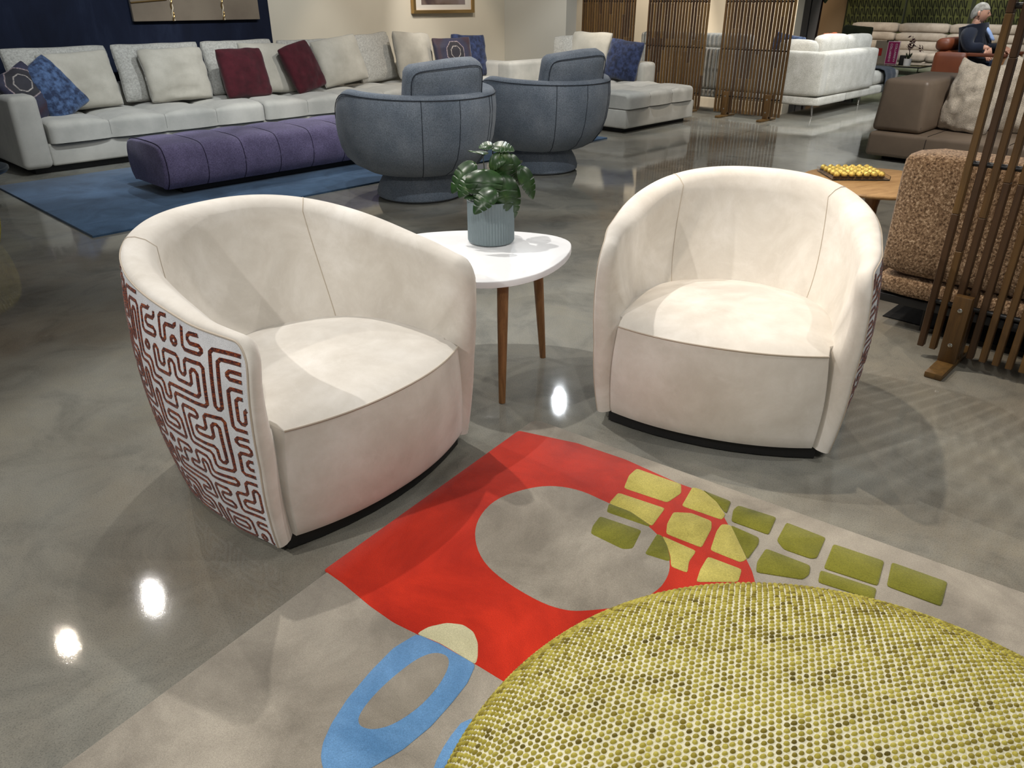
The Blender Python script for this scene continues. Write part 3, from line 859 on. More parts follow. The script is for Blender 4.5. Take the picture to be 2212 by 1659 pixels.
# ------------------------------------------------------------------ living-room group: sofa, side sofa, bench, swivel chairs, blue rug
M_sofa = fabric('pale_grey_velvet', RGB(170, 168, 160), RGB(192, 189, 180), 3.0, 300, .15, rough=.8, sheen=.35, bump=.15)
M_sofa_seam = plain('pale_grey_seam', RGB(150, 148, 142), .9)
def tufted(name, x0, x1, y0, y1, z0, z1, nx, ny, mat, parent, puff=.05, rr=.06):
    prof = []
    for k in range(6): prof.append((y0, z0 + (z1 - rr - z0) * k / 5, -1, 0, 0))
    for k in range(1, 6):
        a = PI / 2 * k / 6
        prof.append((y0 + rr - rr * math.cos(a), z1 - rr + rr * math.sin(a), -math.cos(a), math.sin(a), 0))
    NY = ny * 8
    for k in range(NY + 1): prof.append((y0 + rr + (y1 - y0 - 2 * rr) * k / NY, z1, 0, 1, 1))
    for k in range(1, 6):
        a = PI / 2 * k / 6
        prof.append((y1 - rr + rr * math.sin(a), z1 - rr + rr * math.cos(a), math.sin(a), math.cos(a), 0))
    prof += [(y1, z1 - rr, 1, 0, 0), (y1, z0, 1, 0, 0)]
    xs = []
    NX = nx * 16
    for i in range(NX + 1): xs.append(i / NX)
    P = []
    for u in [0, 0] + xs + [1, 1]:
        row = []
        P.append(row)
    ends = [(0.0, .018), (0.0, .006)] + [(u, 0) for u in xs] + [(1.0, .006), (1.0, .018)]
    for (u, ins), row in zip(ends, P):
        x = x0 + (x1 - x0) * u
        e = min(u, 1 - u) * (x1 - x0)
        er = .03 * max(0, 1 - e / .05) ** 2
        cu = abs(math.sin(PI * nx * u)) ** .5 if .5 / nx < u < 1 - .5 / nx else 1
        for (y, z, ny_, nz_, topflag) in prof:
            d = -puff * (1 - cu) * (1 if topflag else .7) * (0 if u in (0, 1) else 1)
            if topflag:
                v = (y - y0) / (y1 - y0)
                cv = abs(math.sin(PI * ny * v)) ** .5 if .5 / ny < v < 1 - .5 / ny else 1
                if .02 < v < .98: d -= puff * .8 * (1 - cv)
                d += puff * .5 * math.sin(PI * v)
            d += -er - ins
            row.append(Vector((x, y + ny_ * d, max(z0, z + nz_ * d))))
    o = grid(name, P, mat, parent, caps=True, angle=75, flip=True)
    for k in range(1, nx):
        row = P[2 + k * 16]
        tube('seam', [p + Vector((0, -.001, .0015)) for p in row[1:-8]], .003, M_sofa_seam, o, 4)
    return o

sf = thing('long_sofa', 'long pale grey tufted sofa along the back wall under the navy panel', 'sofa', WQ(1.96, 8.06), TH)
rbox('plinth', .10, 6.4, .08, 1.08, 0.0, .07, .004, M_black, sf)
rbox('base', .245, 6.30, .0, 1.12, .065, .262, .02, M_sofa, sf)
rbox('arm', .0, .25, -.02, 1.16, .055, .69, .05, M_sofa, sf, seg=4, top=(.94, .98), shear=(.012, .0))
rbox('arm', 6.28, 6.54, -.02, 1.16, .055, .66, .05, M_sofa, sf, seg=4)
rbox('backrest', .24, 6.30, .93, 1.18, .065, .66, .06, M_sofa, sf, seg=4)
tufted('seat_cushion', .27, 2.44, -.05, .96, .265, .455, 4, 2, M_sofa, sf)
tufted('seat_cushion', 2.455, 6.27, -.05, .96, .265, .455, 7, 2, M_sofa, sf)

ss = thing('side_sofa', 'pale grey tufted chaise sofa with its low back to the end wall', 'sofa', WQ(7.78, 5.62), TH)
rbox('plinth', .08, 1.45, .10, 2.2, 0.0, .06, .004, M_black, ss)
rbox('base', .0, 1.50, .0, 2.30, .055, .275, .02, M_sofa, ss)
tufted('seat_cushion', .0, 1.44, -.03, 2.05, .28, .455, 3, 4, M_sofa, ss, .04)
rbox('backrest', 1.24, 1.56, .66, 2.30, .278, .70, .06, M_sofa, ss, seg=4)
rbox('arm', .10, 1.50, 2.02, 2.28, .056, .70, .05, M_sofa, ss, seg=4)

M_tex = fabric('silver_crackle_weave', RGB(156, 154, 147), RGB(186, 184, 176), 55, 220, .4, rough=.7, sheen=.2)
M_cream = fabric('cream_velvet', RGB(168, 163, 150), RGB(186, 181, 168), 4, 300, .15, rough=.8, sheen=.35)
M_bluev = fabric('blue_crushed_velvet', RGB(30, 44, 72), RGB(74, 98, 136), 18, 200, .3, rough=.75, sheen=.3, lo=.4, hi=.62)
M_bluev2 = fabric('navy_crushed_velvet', RGB(20, 30, 56), RGB(46, 60, 98), 18, 200, .3, rough=.75, sheen=.3, lo=.4, hi=.62)
M_burg = fabric('burgundy_chenille', RGB(54, 12, 20), RGB(74, 20, 30), 9, 220, .4, rough=.9, sheen=.2, stretch=(4, 1, 1))
def octagon_material():
    """dark velvet printed with nested silver octagon lines"""
    t = NT('octagon_print_velvet')
    sep = t.n.new('ShaderNodeSeparateXYZ'); t.l(t.tc.outputs['Object'], sep.inputs[0])
    def mth(op, a, b=None):
        m = t.n.new('ShaderNodeMath'); m.operation = op
        for k, v in enumerate((a, b)):
            if v is None: continue
            if isinstance(v, (int, float)): m.inputs[k].default_value = v
            else: t.l(v, m.inputs[k])
        return m.outputs[0]
    def cellc(o, size):
        return mth('ABSOLUTE', mth('SUBTRACT', mth('FRACT', mth('ADD', mth('DIVIDE', o, size), .5)), .5))
    x, z = cellc(sep.outputs[0], .50), cellc(mth('SUBTRACT', sep.outputs[2], .34), .50)
    o = mth('MAXIMUM', mth('MAXIMUM', x, z), mth('MULTIPLY', mth('ADD', x, z), .7071))
    ring = t.ramp(o, [(0.0, RGB(34, 32, 40)), (.135, RGB(28, 26, 34)), (.15, RGB(210, 200, 190)), (.165, RGB(24, 20, 24)), (.26, RGB(30, 26, 32)), (.275, RGB(190, 170, 170)), (.29, RGB(40, 40, 70)), (.42, RGB(34, 34, 60)), (.50, RGB(54, 22, 36))])
    nzz = t.tex(60, 4, .8)
    t.col(t.mix(t.ramp(nzz, [(.4, (0, 0, 0, 1)), (.6, (.75, .75, .75, 1))]), ring, RGB(30, 28, 42)))
    t.set(rough=.7, sheen=.25); t.bump(nzz, .3, .002)
    return t.m
M_oct = octagon_material()
ZS = .463
GR = 'cushions on the long sofa'
pillow('scatter_cushion', 'wide silver-grey textured cushion leaning at the left end of the long sofa', M_tex, 2.72, 8.80, ZS, 1.02, .60, .18, 14, 0, 0, group=GR, seed=1, seam=M_sofa_seam)
pillow('scatter_cushion', 'smooth cream cushion behind the blue cushion at the left sofa end', M_cream, 2.82, 8.59, ZS, .70, .56, .20, 16, 0, -2, group=GR, seed=2, seam=M_sofa_seam)
pillow('scatter_cushion', 'mottled blue velvet cushion tipped over at the left sofa end', M_bluev, 2.60, 8.34, ZS - .0, .44, .56, .18, 22, 8, -30, group=GR, seed=3)
pillow('scatter_cushion', 'dark octagon-print cushion wedged beside the left arm of the sofa', M_oct, 2.36, 8.32, ZS, .40, .50, .16, 20, 12, -26, group=GR, seed=4)
pillow('scatter_cushion', 'silver-grey textured cushion partly behind the cream one left of the sofa join', M_tex, 3.72, 8.80, ZS, .98, .60, .18, 14, 0, 0, group=GR, seed=5, seam=M_sofa_seam)
pillow('scatter_cushion', 'square cream cushion just left of the square burgundy cushion', M_cream, 3.78, 8.59, ZS, .72, .56, .20, 16, 0, 0, group=GR, seed=6, seam=M_sofa_seam, wrinkle=.02)
pillow('scatter_cushion', 'silver-grey textured cushion behind the square burgundy cushion', M_tex, 4.66, 8.80, ZS, .92, .60, .18, 14, 0, 0, group=GR, seed=7, seam=M_sofa_seam)
pillow('scatter_cushion', 'cream cushion between the two burgundy cushions', M_cream, 4.86, 8.59, ZS, .68, .57, .20, 16, 0, 3, group=GR, seed=8, seam=M_sofa_seam)
pillow('scatter_cushion', 'square upright burgundy cushion on the long sofa', M_burg, 4.46, 8.38, ZS, .56, .54, .17, 18, 0, 0, group=GR, seed=9, ear=.04)
pillow('scatter_cushion', 'silver-grey textured cushion behind the tilted burgundy cushion', M_tex, 5.60, 8.80, ZS, .90, .58, .18, 14, 0, 0, group=GR, seed=10, seam=M_sofa_seam)
pillow('scatter_cushion', 'burgundy cushion tilted on its corner on the long sofa', M_burg, 5.28, 8.38, ZS + .02, .46, .56, .16, 20, 4, -13, group=GR, seed=11, ear=.04)
pillow('scatter_cushion', 'cream cushion leaning right of the tilted burgundy cushion', M_cream, 5.92, 8.59, ZS + .03, .72, .58, .20, 18, 0, -7, group=GR, seed=12, seam=M_sofa_seam)
pillow('scatter_cushion', 'tall silver-grey textured cushion left of the last cream cushion', M_tex, 6.58, 8.80, ZS, .70, .62, .18, 14, 6, -3, group=GR, seed=13, seam=M_sofa_seam)
pillow('scatter_cushion', 'tall cream cushion beside the octagon-print cushion at the right sofa end', M_cream, 7.06, 8.59, ZS, .72, .63, .20, 14, 8, 4, group=GR, seed=14, seam=M_sofa_seam)
pillow('scatter_cushion', 'octagon-print cushion standing at the right end of the long sofa', M_oct, 7.58, 8.38, ZS, .66, .56, .16, 14, -8, 0, group=GR, seed=15, ear=.12)
pillow('scatter_cushion', 'mottled blue velvet cushion by the right arm of the long sofa', M_bluev2, 8.00, 8.52, ZS, .60, .58, .16, 14, -8, 3, group=GR, seed=16, ear=.10)
GS = 'cushions on the side sofa'
pillow('scatter_cushion', 'silver-grey textured cushion at the corner of the side sofa', M_tex, 8.92, 7.42, ZS, .66, .58, .18, 16, 14, -6, group=GS, seed=17, face='q', seam=M_sofa_seam)
pillow('scatter_cushion', 'cream cushion left of the dark blue one on the side sofa', M_cream, 8.92, 7.18, ZS, .68, .62, .2, 14, 4, 0, group=GS, seed=18, face='q', seam=M_sofa_seam)
pillow('scatter_cushion', 'dark blue velvet cushion on the side sofa, near the screens', M_bluev2, 8.92, 6.62, ZS, .56, .54, .16, 16, 4, 5, group=GS, seed=19, face='q', ear=.09)

# bench
def channel_material(name, c1, c2):
    return fabric(name, c1, c2, 5, 120, .7, rough=.95, sheen=.15, bump=.5)
M_purple = channel_material('heathered_purple_wool', RGB(96, 88, 118), RGB(114, 105, 138))
bn = thing('tufted_bench', 'long purple channel-stitched bench on the blue rug', 'bench', WQ(2.50, 6.22, .006), TH)
sec = [(.06, .07), (.01, .13), (-.012, .22), (.0, .32), (.045, .395), (.12, .42), (.24, .428), (.36, .43), (.48, .428), (.60, .42), (.675, .395), (.72, .32), (.732, .22), (.71, .13), (.66, .07)]
fine = []
for k in range(len(sec) - 1):
    p0, p1, p2, p3 = [Vector(sec[max(0, min(len(sec) - 1, k + d))]) for d in (-1, 0, 1, 2)]
    for s in range(3):
        t = s / 3
        fine.append(.5 * ((2 * p1) + (p2 - p0) * t + (2 * p0 - 5 * p1 + 4 * p2 - p3) * t * t + (3 * p1 - p0 - 3 * p2 + p3) * t ** 3))
fine.append(Vector(sec[-1]))
NCH, LEN = 7, 2.35
rows = []
for i in range(NCH * 12 + 1):
    u = i / (NCH * 12)
    g = abs(math.sin(PI * NCH * u)) ** .45
    if u < .5 / NCH or u > 1 - .5 / NCH: g = max(g, .72 if (u in (0, 1)) else g)
    k = 1 - .028 * (1 - g)
    rows.append([Vector((LEN * u, .36 + (p.x - .36) * k, .07 + (p.y - .07) * (1 - .05 * (1 - g)))) for p in fine])
def shrink(row, dx, k): return [Vector((p.x + dx, .36 + (p.y - .36) * k, .24 + (p.z - .24) * k)) for p in row]
rows = [shrink(rows[0], -.03, .90), shrink(rows[0], -.022, .965)] + rows + [shrink(rows[-1], .022, .965), shrink(rows[-1], .03, .90)]
body = grid('upholstery', rows, M_purple, bn, caps=True, flip=True, angle=65)
M_purple_seam = plain('dark_purple_seam', RGB(34, 28, 52), .95)
tube('seam', [p + Vector((-.002, 0, .001)) for p in rows[2]], .004, M_purple_seam, body, 5)
for c in range(1, NCH):
    tube('seam', [p + Vector((0, 0, .001)) for p in rows[2 + c * 12]], .004, M_purple_seam, body, 5)
rbox('base', .14, LEN - .14, .12, .60, .012, .08, .01, M_black, bn)

M_bluerug = pile('denim_blue_wool_pile', RGB(58, 82, 108), RGB(72, 98, 126), 200)
br = tag(poly_slab('blue_rug', [(-.0, .0), (5.72, 0.0), (5.72, 2.22), (0, 2.22)], 0.0, .016, M_bluerug, None, 0, .006), 'plain denim-blue rug under the purple bench and swivel chairs', 'rug')
br.location = WQ(1.64, 5.56); br.rotation_euler = (0, 0, TH)

# swivel chairs
M_boucle_b = fabric('blue_grey_boucle', RGB(112, 122, 134), RGB(134, 142, 152), 4, 130, .6, rough=.95, sheen=.2, bump=.6, bd=.003)
M_bl_seam = plain('dark_blue_seam', RGB(58, 64, 74), .95)
def swivel_chair(label, loc, rz, group):
    root = thing('swivel_chair', label, 'swivel chair', loc, rz, group)   # local +y is where the sitter looks
    NA = 80
    def rimh(a):     # a = angle from the back (-y)
        f = max(0, (abs(a) - R(95)) / R(60)); f = min(1, f)
        s = f * f * (3 - 2 * f)
        return (.825 + .03 * min(1, abs(a) / R(90)) ** 2) * (1 - s) + .46 * s
    prof = [(.30, .205), (.41, .226), (.505, .28), (.575, .37), (.612, .48), (.630, .60), (.636, .70)]
    rows = []; rim = []
    for i in range(NA):
        a = -PI + 2 * PI * i / NA
        h = rimh(a)
        d = Vector((math.sin(a), -math.cos(a), 0))
        row = []
        for r, z in prof:
            zz = min(z, .205 + (z - .205) * (h - .205) / (.80 - .205))
            row.append(d * r + Vector((0, 0, zz)))
        r0 = .630
        rim.append(d * (r0 + .003) + Vector((0, 0, h - .025)))
        for dr, dz in ((-.002, -.025), (-.018, -.004), (-.05, .006), (-.085, -.004), (-.105, -.03)):
            row.append(d * (r0 + dr) + Vector((0, 0, h + dz)))
        row.append(d * .47 + Vector((0, 0, min(h - .02, .47)))); row.append(d * .40 + Vector((0, 0, .43)))
        rows.append(row)
    body = grid('shell', rows, M_boucle_b, root, wrap_u=True)
    tube('seam', rim, .0032, M_bl_seam, body, 5, closed=True)
    for ang in (-8, 24, 28, -38):
        i = int(round((R(ang) + PI) / (2 * PI) * NA)) % NA
        tube('seam', [p * 1.0 + Vector((p.x, p.y, 0)).normalized() * .001 for p in rows[i][:8]], .0032, M_bl_seam, body, 5)
    lathe('seat_cushion', [(.30, .40), (.44, .41), (.47, .44), (.45, .475), (.30, .50), (.02, .505)], M_boucle_b, root, 48)
    lathe('bottom', [(.05, .20), (.31, .204), (.31, .22), (.05, .23)], M_boucle_b, root, 40)
    lathe('pedestal', [(.33, .004), (.352, .02), (.355, .05), (.335, .11), (.30, .17), (.285, .205)], M_boucle_b, root, 56)
    return root
sc1 = swivel_chair('blue-grey boucle swivel tub chair nearer the plant, seen from behind', (-.76, 6.33, 0), TH, 'blue-grey swivel chairs')
sc2 = copy_thing(sc1, 'blue-grey boucle swivel tub chair farther back, beside the side sofa', (.27, 7.42, 0), TH)
def head_cushion(label, c, rz):
    o = thing('headrest_cushion', label, 'cushion', c, 0, 'headrest cushions of the swivel chairs')
    M = Matrix.Rotation(rz, 4, 'Z') @ Matrix.Rotation(R(16), 4, 'X') @ Matrix.Rotation(R(-4), 4, 'Y')
    o.rotation_euler = M.to_euler()
    b = soft_box('cover', -.30, .30, -.08, .08, .0, .52, .05, M_boucle_b, o, 8, (.02, .035, .015), .006, 3)
    pts = []
    for k in range(40):
        a = 2 * PI * k / 40
        cx, cz = math.cos(a), math.sin(a)
        pts.append(Vector((.289 * math.copysign(abs(cx) ** .25, cx), -.076 - .004, .26 + .248 * math.copysign(abs(cz) ** .25, cz))))
    tube('piping', pts, .004, M_bl_seam, o, 5, closed=True)
    return o
for lab, c in (('blue-grey headrest cushion on the nearer swivel chair', Vector((-.76, 6.33, .545))), ('blue-grey headrest cushion on the farther swivel chair', Vector((.27, 7.42, .545)))):
    p = c - E2 * .345 - E1 * .045
    head_cushion(lab, p, TH + R(-14) + PI * 0)

# wall art
M_canvas = fabric('taupe_canvas', RGB(118, 106, 92), RGB(132, 120, 104), 2, 200, .2)
M_gold = plain('brushed_gold', RGB(176, 146, 96), .35, .9)
wa = thing('wall_art', 'taupe panelled wall art with twisted gold cords on the navy panel', 'wall art', WQ(3.70, 9.34, 1.235), TH)
for x0, x1 in ((0, .44), (.445, 1.04), (1.045, 1.51)):
    quadw = rbox('canvas_panel', x0, x1, -.045, .0, 0.0, 1.35, .006, M_canvas, wa)
for x in (.4425, 1.0425):
    for ph in (0, PI):
        tube('cord', [Vector((x + .009 * math.cos(z * 42 + ph), -.05 + .009 * math.sin(z * 42 + ph), z)) for z in [k * .0125 for k in range(109)]], .008, M_gold if ph else plain('pale_cord', RGB(205, 192, 165), .5), wa, 5)
tube('cord', [Vector((.0 + .4 * f, -.05, .185 + .03 * f)) for f in (0, .5, 1)], .009, M_gold, wa, 6)
pf = thing('framed_picture', 'gold-framed picture with white mat on the cream wall', 'picture frame', WQ(7.65, 9.375, 1.27), TH)
W_ = 1.19
for (x0, x1, z0, z1) in ((0, W_, 0, .045), (0, W_, 1.0, 1.045), (0, .045, .04, 1.005), (W_ - .045, W_, .04, 1.005)):
    rbox('frame', x0, x1, -.05, .02, z0, z1, .006, M_gold, pf)
rbox('mat', .04, W_ - .04, -.015, .0, .04, 1.0, .001, plain('white_mat_board', RGB(222, 216, 206), .9), pf)
def picture_material():
    t = NT('abstract_print')
    a = t.tex(1.6, 4, .5, (1, 1, 2.0), dist=1.0)
    t.col(t.ramp(a, [(.35, RGB(46, 34, 48)), (.5, RGB(116, 98, 88)), (.65, RGB(136, 122, 122))])); t.set(rough=.4)
    return t.m
rbox('print', .17, W_ - .17, -.020, -.012, .115, .92, .001, picture_material(), pf)

# ------------------------------------------------------------------ slatted screens
M_slats = [wood('oiled_teak_%s' % s, a, b, (1, 1, 14), 8, .42) for s, a, b in (('dark', RGB(50, 33, 17), RGB(72, 49, 26)), ('mid', RGB(66, 46, 22), RGB(92, 66, 32)), ('light', RGB(78, 57, 28), RGB(104, 77, 39)))]
M_rod = plain('black_rod', RGB(14, 13, 13), .45)
M_screw = plain('steel_screw', RGB(190, 190, 186), .25, 1.0)
slat_src = {}
def slat_obj(parent, x, y, z0, z1, w, d, k):
    key = (round(z1 - z0, 3), w, d, k)
    if key not in slat_src:
        o = rbox('slat', -d / 2, d / 2, -w / 2, w / 2, 0, z1 - z0, .0025, M_slats[k], parent, 1)
        slat_src[key] = o
    else: o = share('slat', slat_src[key], parent)
    o.location = (x, y, z0)
    return o
def screen(label, q, r_lo, n, pitch, rails, feet, top, seed, w=.024, d=.034, group='slatted wooden screens'):
    """vertical slats standing across the grid: local y runs along r"""
    root = thing('slatted_screen', label, 'room divider', WQ(q, r_lo), TH, group)
    rn = random.Random(seed)
    wid = (n - 1) * pitch
    for i in range(n):
        # each slat is pieced from shorter staves of differing tone
        cuts = [.055]
        while cuts[-1] < top - .5: cuts.append(round(min(top, cuts[-1] + rn.choice((.45, .6, .75, .9))), 3))
        if cuts[-1] < top: cuts.append(top)
        for a, b in zip(cuts, cuts[1:]):
            slat_obj(root, 0, i * pitch, a, b - .0005, w, d, rn.choice((0, 0, 1, 1, 1, 2)))
    for z in rails:
        tube('rail', [(0, -.005, z), (0, wid + .005, z)], .011, M_rod, root, 8)
    for fi in feet:
        y = fi * pitch
        rbox('foot', -.21, .21, y - .036, y + .036, 0.0, .028, .006, M_slats[2], root, 2)
        up = rbox('foot_upright', -.058, -.018, y - .036, y + .036, .027, .33, .005, M_slats[1], root, 2)
        rbox('foot_upright', .018, .058, y - .036, y + .036, .027, .33, .005, M_slats[1], root, 2)
        for z in (.11, .27):
            lathe_s = lathe('screw', [(.0095, 0.0), (.0095, .002), (.006, .004)], M_screw, up, 12)
            lathe_s.rotation_euler = (0, -PI / 2, 0); lathe_s.location = (-.058, y, z)
    return root
RAILS = (.27, .86, 1.43)
screen('dark slatted screen farthest left, behind the side sofa', 10.0, 7.19, 21, .0475, RAILS, (3.5, 16.5), 2.0, 1)
screen('middle one of the three far slatted wooden screens', 10.0, 5.98, 21, .0475, RAILS, (3.5, 16.5), 2.0, 2)
screen('rightmost of the three far slatted screens, beside the boucle sofa', 10.0, 4.76, 21, .0475, RAILS, (3.5, 16.5), 2.0, 3)
screen('tall slatted wooden screen close by at the right edge, before the woven sofa', 3.54, .84 - 20 * .0505, 21, .0505, (.27, .86, 1.43), (3.5, 17.5), 2.0, 5, .026, .036)

# ------------------------------------------------------------------ boucle corner sofa behind the screens
M_bouc = fabric('ivory_boucle', RGB(184, 182, 172), RGB(206, 204, 196), 5, 120, .45, rough=.95, sheen=.2, bump=.6, bd=.004)
M_chrome = plain('brushed_steel', RGB(170, 168, 164), .3, .9)
bs = thing('boucle_corner_sofa', 'ivory boucle corner sofa seen from behind the slatted screens', 'sofa', WQ(10.75, 4.60), TH)
soft_box('base', .02, 1.02, .0, 3.08, .13, .26, .04, M_bouc, bs, 8)
soft_box('base', .9, 3.2, .02, 1.0, .13, .26, .04, M_bouc, bs, 8)
soft_box('backrest', .0, .24, .0, 3.08, .255, .82, .05, M_bouc, bs, 10, (.01, 0, 0))
soft_box('side_back', .2, 1.95, .0, .24, .255, .815, .05, M_bouc, bs, 10, (0, .01, 0))
soft_box('seat_cushion', .22, 1.05, .9, 3.05, .255, .45, .06, M_bouc, bs, 10, (0, 0, .02))
soft_box('seat_cushion', .24, 3.2, .06, 1.0, .255, .46, .08, M_bouc, bs, 10, (0, 0, .02))
soft_box('headrest', .12, .36, 2.15, 3.07, .815, 1.0, .05, M_bouc, bs, 8, (0, 0, .01))
soft_box('headrest', .12, .36, 1.18, 2.10, .815, 1.0, .05, M_bouc, bs, 8, (0, 0, .01))
for x, y in ((.10, .10), (.10, 2.95), (1.8, .12), (3.05, .12), (3.05, .9)):
    tube('leg', [(x, y, .135), (x * .97 - .02, y - .03, .0)], [.020, .009], M_chrome, bs, 12)
GB = 'boucle cushions on the corner sofa'
for lab, q, r, w, h, f, lean, sd in (('ivory boucle cushion just right of the far right screen', 11.14, 5.17, .54, .44, 'q', 4, 21), ('ivory boucle cushion in the middle of the corner sofa back', 11.74, 4.99, .88, .50, 'r', -4, 22), ('ivory boucle cushion at the end of the corner sofa back', 12.65, 4.99, .88, .48, 'r', -4, 23)):
    o = thing('back_cushion', lab, 'cushion', WQ(q, r, .50), 0, GB)
    M = Matrix.Rotation(TH if f == 'r' else TH - PI / 2, 4, 'Z') @ Matrix.Rotation(R(-lean), 4, 'X')
    o.rotation_euler = M.to_euler()
    soft_box('cover', -w / 2, w / 2, -.09, .09, -.04, h, .07, M_bouc, o, 8, (.02, .03, .015), .012, sd)
# throw over the chaise end
M_throw = fabric('charcoal_wool_throw', RGB(48, 54, 62), RGB(62, 68, 78), 6, 260, .4)
path = [(-.012, .13), (-.02, .26), (-.012, .40), (.02, .475), (.10, .497), (.40, .502), (.75, .500), (.97, .49), (1.03, .44), (1.035, .28), (1.035, .16)]
P = []
for i in range(13):
    u = i / 12
    P.append([Vector((.42 * u + .01 * math.sin(9 * y), y - .012 * math.sin(u * 11 + z * 6), z + .004 * math.sin(u * 14))) for y, z in path])
th_ = thing('throw_blanket', 'charcoal throw blanket draped over the chaise end of the boucle sofa', 'blanket', WQ(10.75 + 2.35, 4.60), TH)
to = grid('blanket', P, M_throw, th_)
md = to.modifiers.new('thickness', 'SOLIDIFY'); md.thickness = .010
FV, FF = [], []
for k in range(36):
    x = .42 * (k + .5) / 36; b = len(FV)
    FV += [(x - .004, -.014, .135), (x + .004, -.014, .135), (x + .003, -.018, .055), (x - .003, -.018, .055), (x - .004, -.024, .135), (x + .004, -.024, .135), (x + .003, -.024, .055), (x - .003, -.024, .055)]
    FF += [tuple(b + i for i in f) for f in ((0, 1, 2, 3), (7, 6, 5, 4), (0, 4, 5, 1), (2, 6, 7, 3), (0, 3, 7, 4), (1, 5, 6, 2))]
fr = mesh('fringe', FV, FF, M_throw, th_, smooth=False); fr['kind'] = 'stuff'

# ------------------------------------------------------------------ far lounge: sofa, patterned wall panels, cushions
def trellis_panel(parent, y0, y1, z0, z1, x):
    V, F = [], []
    def bar(a, b, w):
        a, b = Vector((a[0], a[1])), Vector((b[0], b[1])); d = (b - a)
        if d.length < 1e-6: return
        n_ = Vector((-d.y, d.x)).normalized() * w
        k = len(V)
        for p in (a + n_, b + n_, b - n_, a - n_): V.append((x - .004, p.x, p.y))
        for p in (a + n_, b + n_, b - n_, a - n_): V.append((x, p.x, p.y))
        F.extend([(k, k + 1, k + 2, k + 3), (k, k + 4, k + 5, k + 1), (k + 1, k + 5, k + 6, k + 2), (k + 2, k + 6, k + 7, k + 3), (k + 3, k + 7, k + 4, k)])
    pw, ph = .135, .17
    ny, nz = int((y1 - y0) / pw), int((z1 - z0) / ph)
    for i in range(ny):
        for j in range(nz):
            a, b = y0 + i * pw + (.5 * pw if j % 2 else 0), z0 + j * ph
            if a + pw > y1: continue
            bar((a + .02, b - ph * .1), (a + .02, b + ph * .75), .014)
            bar((a + .045, b - ph * .05), (a + .105, b + ph * 1.05), .014)
            bar((a + .085, b), (a + .14, b + ph * .8), .012)
    return V, F
M_grn = fabric('olive_panel_cloth', RGB(70, 74, 38), RGB(84, 88, 46), 3, 200, .3)
M_grnd = fabric('dark_olive_applique', RGB(26, 28, 10), RGB(34, 36, 14), 3, 200, .3)
names = ('olive trellis-patterned wall panel at the left, above the dark green cushion', 'olive trellis-patterned wall panel in the middle, above the potted red plant', 'olive trellis-patterned wall panel behind the seated man', 'olive trellis-patterned wall panel at the right edge behind the screen')
for k, (ra, rb) in enumerate(((7.02, 8.34), (5.62, 6.97), (4.16, 5.54), (2.7, 4.11))):
    g = thing('wall_panel', names[k], 'wall panel', WQ(20.36, ra, .9), TH, 'trellis wall panels')
    rbox('cloth_panel', -.03, .03, 0, rb - ra, -.5, 1.9, .01, M_grn, g)
    V, F = trellis_panel(g, .01, rb - ra - .01, -.45, 1.4, -.030)
    tr = mesh('trellis', V, F, M_grnd, g, smooth=False); tr['kind'] = 'stuff'
M_lin = fabric('oatmeal_linen', RGB(150, 140, 126), RGB(172, 162, 148), 4, 160, .3)
fs = thing('far_sofa', 'oatmeal sofa with segmented back along the olive wall', 'sofa', WQ(18.35, 2.4), TH)
rbox('base', .05, 1.7, 0, 5.5, .08, .28, .04, M_lin, fs)
yb = 5.45
for k in range(5):
    w = 1.05
    y1, y0 = yb - k * (w + .015), yb - k * (w + .015) - w
    st = soft_box('seat_cushion', .0, 1.25, y0, y1, .275, .44, .06, M_lin, fs, 8, (0, 0, .02))
    for j, (a, b) in enumerate(((.42, .62), (.61, .79), (.78, .98))):
        soft_box('back_cushion', .98 + .10 * j, 1.28 + .10 * j, y0, y1, a, b, .07, M_lin, fs, 6, (.02, 0, .006))
pillow('lumbar_cushion', 'dark green lumbar cushion on a seat before the oatmeal sofa', fabric('dark_green_cloth', RGB(30, 36, 20), RGB(40, 46, 28), 5, 200, .3), 16.55, 6.54, .62, .60, .38, .14, 10, 0, 4, seed=31, face='q', ear=.03)
# seat that carries the dark green cushion
dk = thing('dark_lounge_seat', 'dark lounge seat behind the boucle cushions under the green cushion', 'armchair', WQ(16.42, 6.36), TH)
soft_box('seat', .0, .6, -.0, .62, .12, .62, .07, fabric('charcoal_wool', RGB(44, 42, 38), RGB(56, 54, 50), 4, 200, .3), dk, 8)
soft_box('backrest', .3, .6, .0, .62, .60, .78, .06, fabric('charcoal_wool_back', RGB(44, 42, 38), RGB(56, 54, 50), 4, 200, .3), dk, 8)
for x, y in ((.08, .06), (.08, .56), (.52, .06), (.52, .56)): tube('leg', [(x, y, .14), (x, y, 0)], .02, M_black, dk, 8)
# cushions peeping over the boucle sofa
pillow('scatter_cushion', 'denim-blue cushion peeping over the boucle sofa', M_bluev, 11.30, 5.50, .47, .5, .56, .14, 12, 0, 8, seed=33, face='q')
pillow('scatter_cushion', 'burnt-orange cushion peeping between the boucle cushions', fabric('burnt_orange_cloth', RGB(150, 70, 30), RGB(166, 82, 38), 5, 200, .3), 12.15, 5.22, .47, .5, .56, .14, -6, 0, 0, seed=34, face='r')
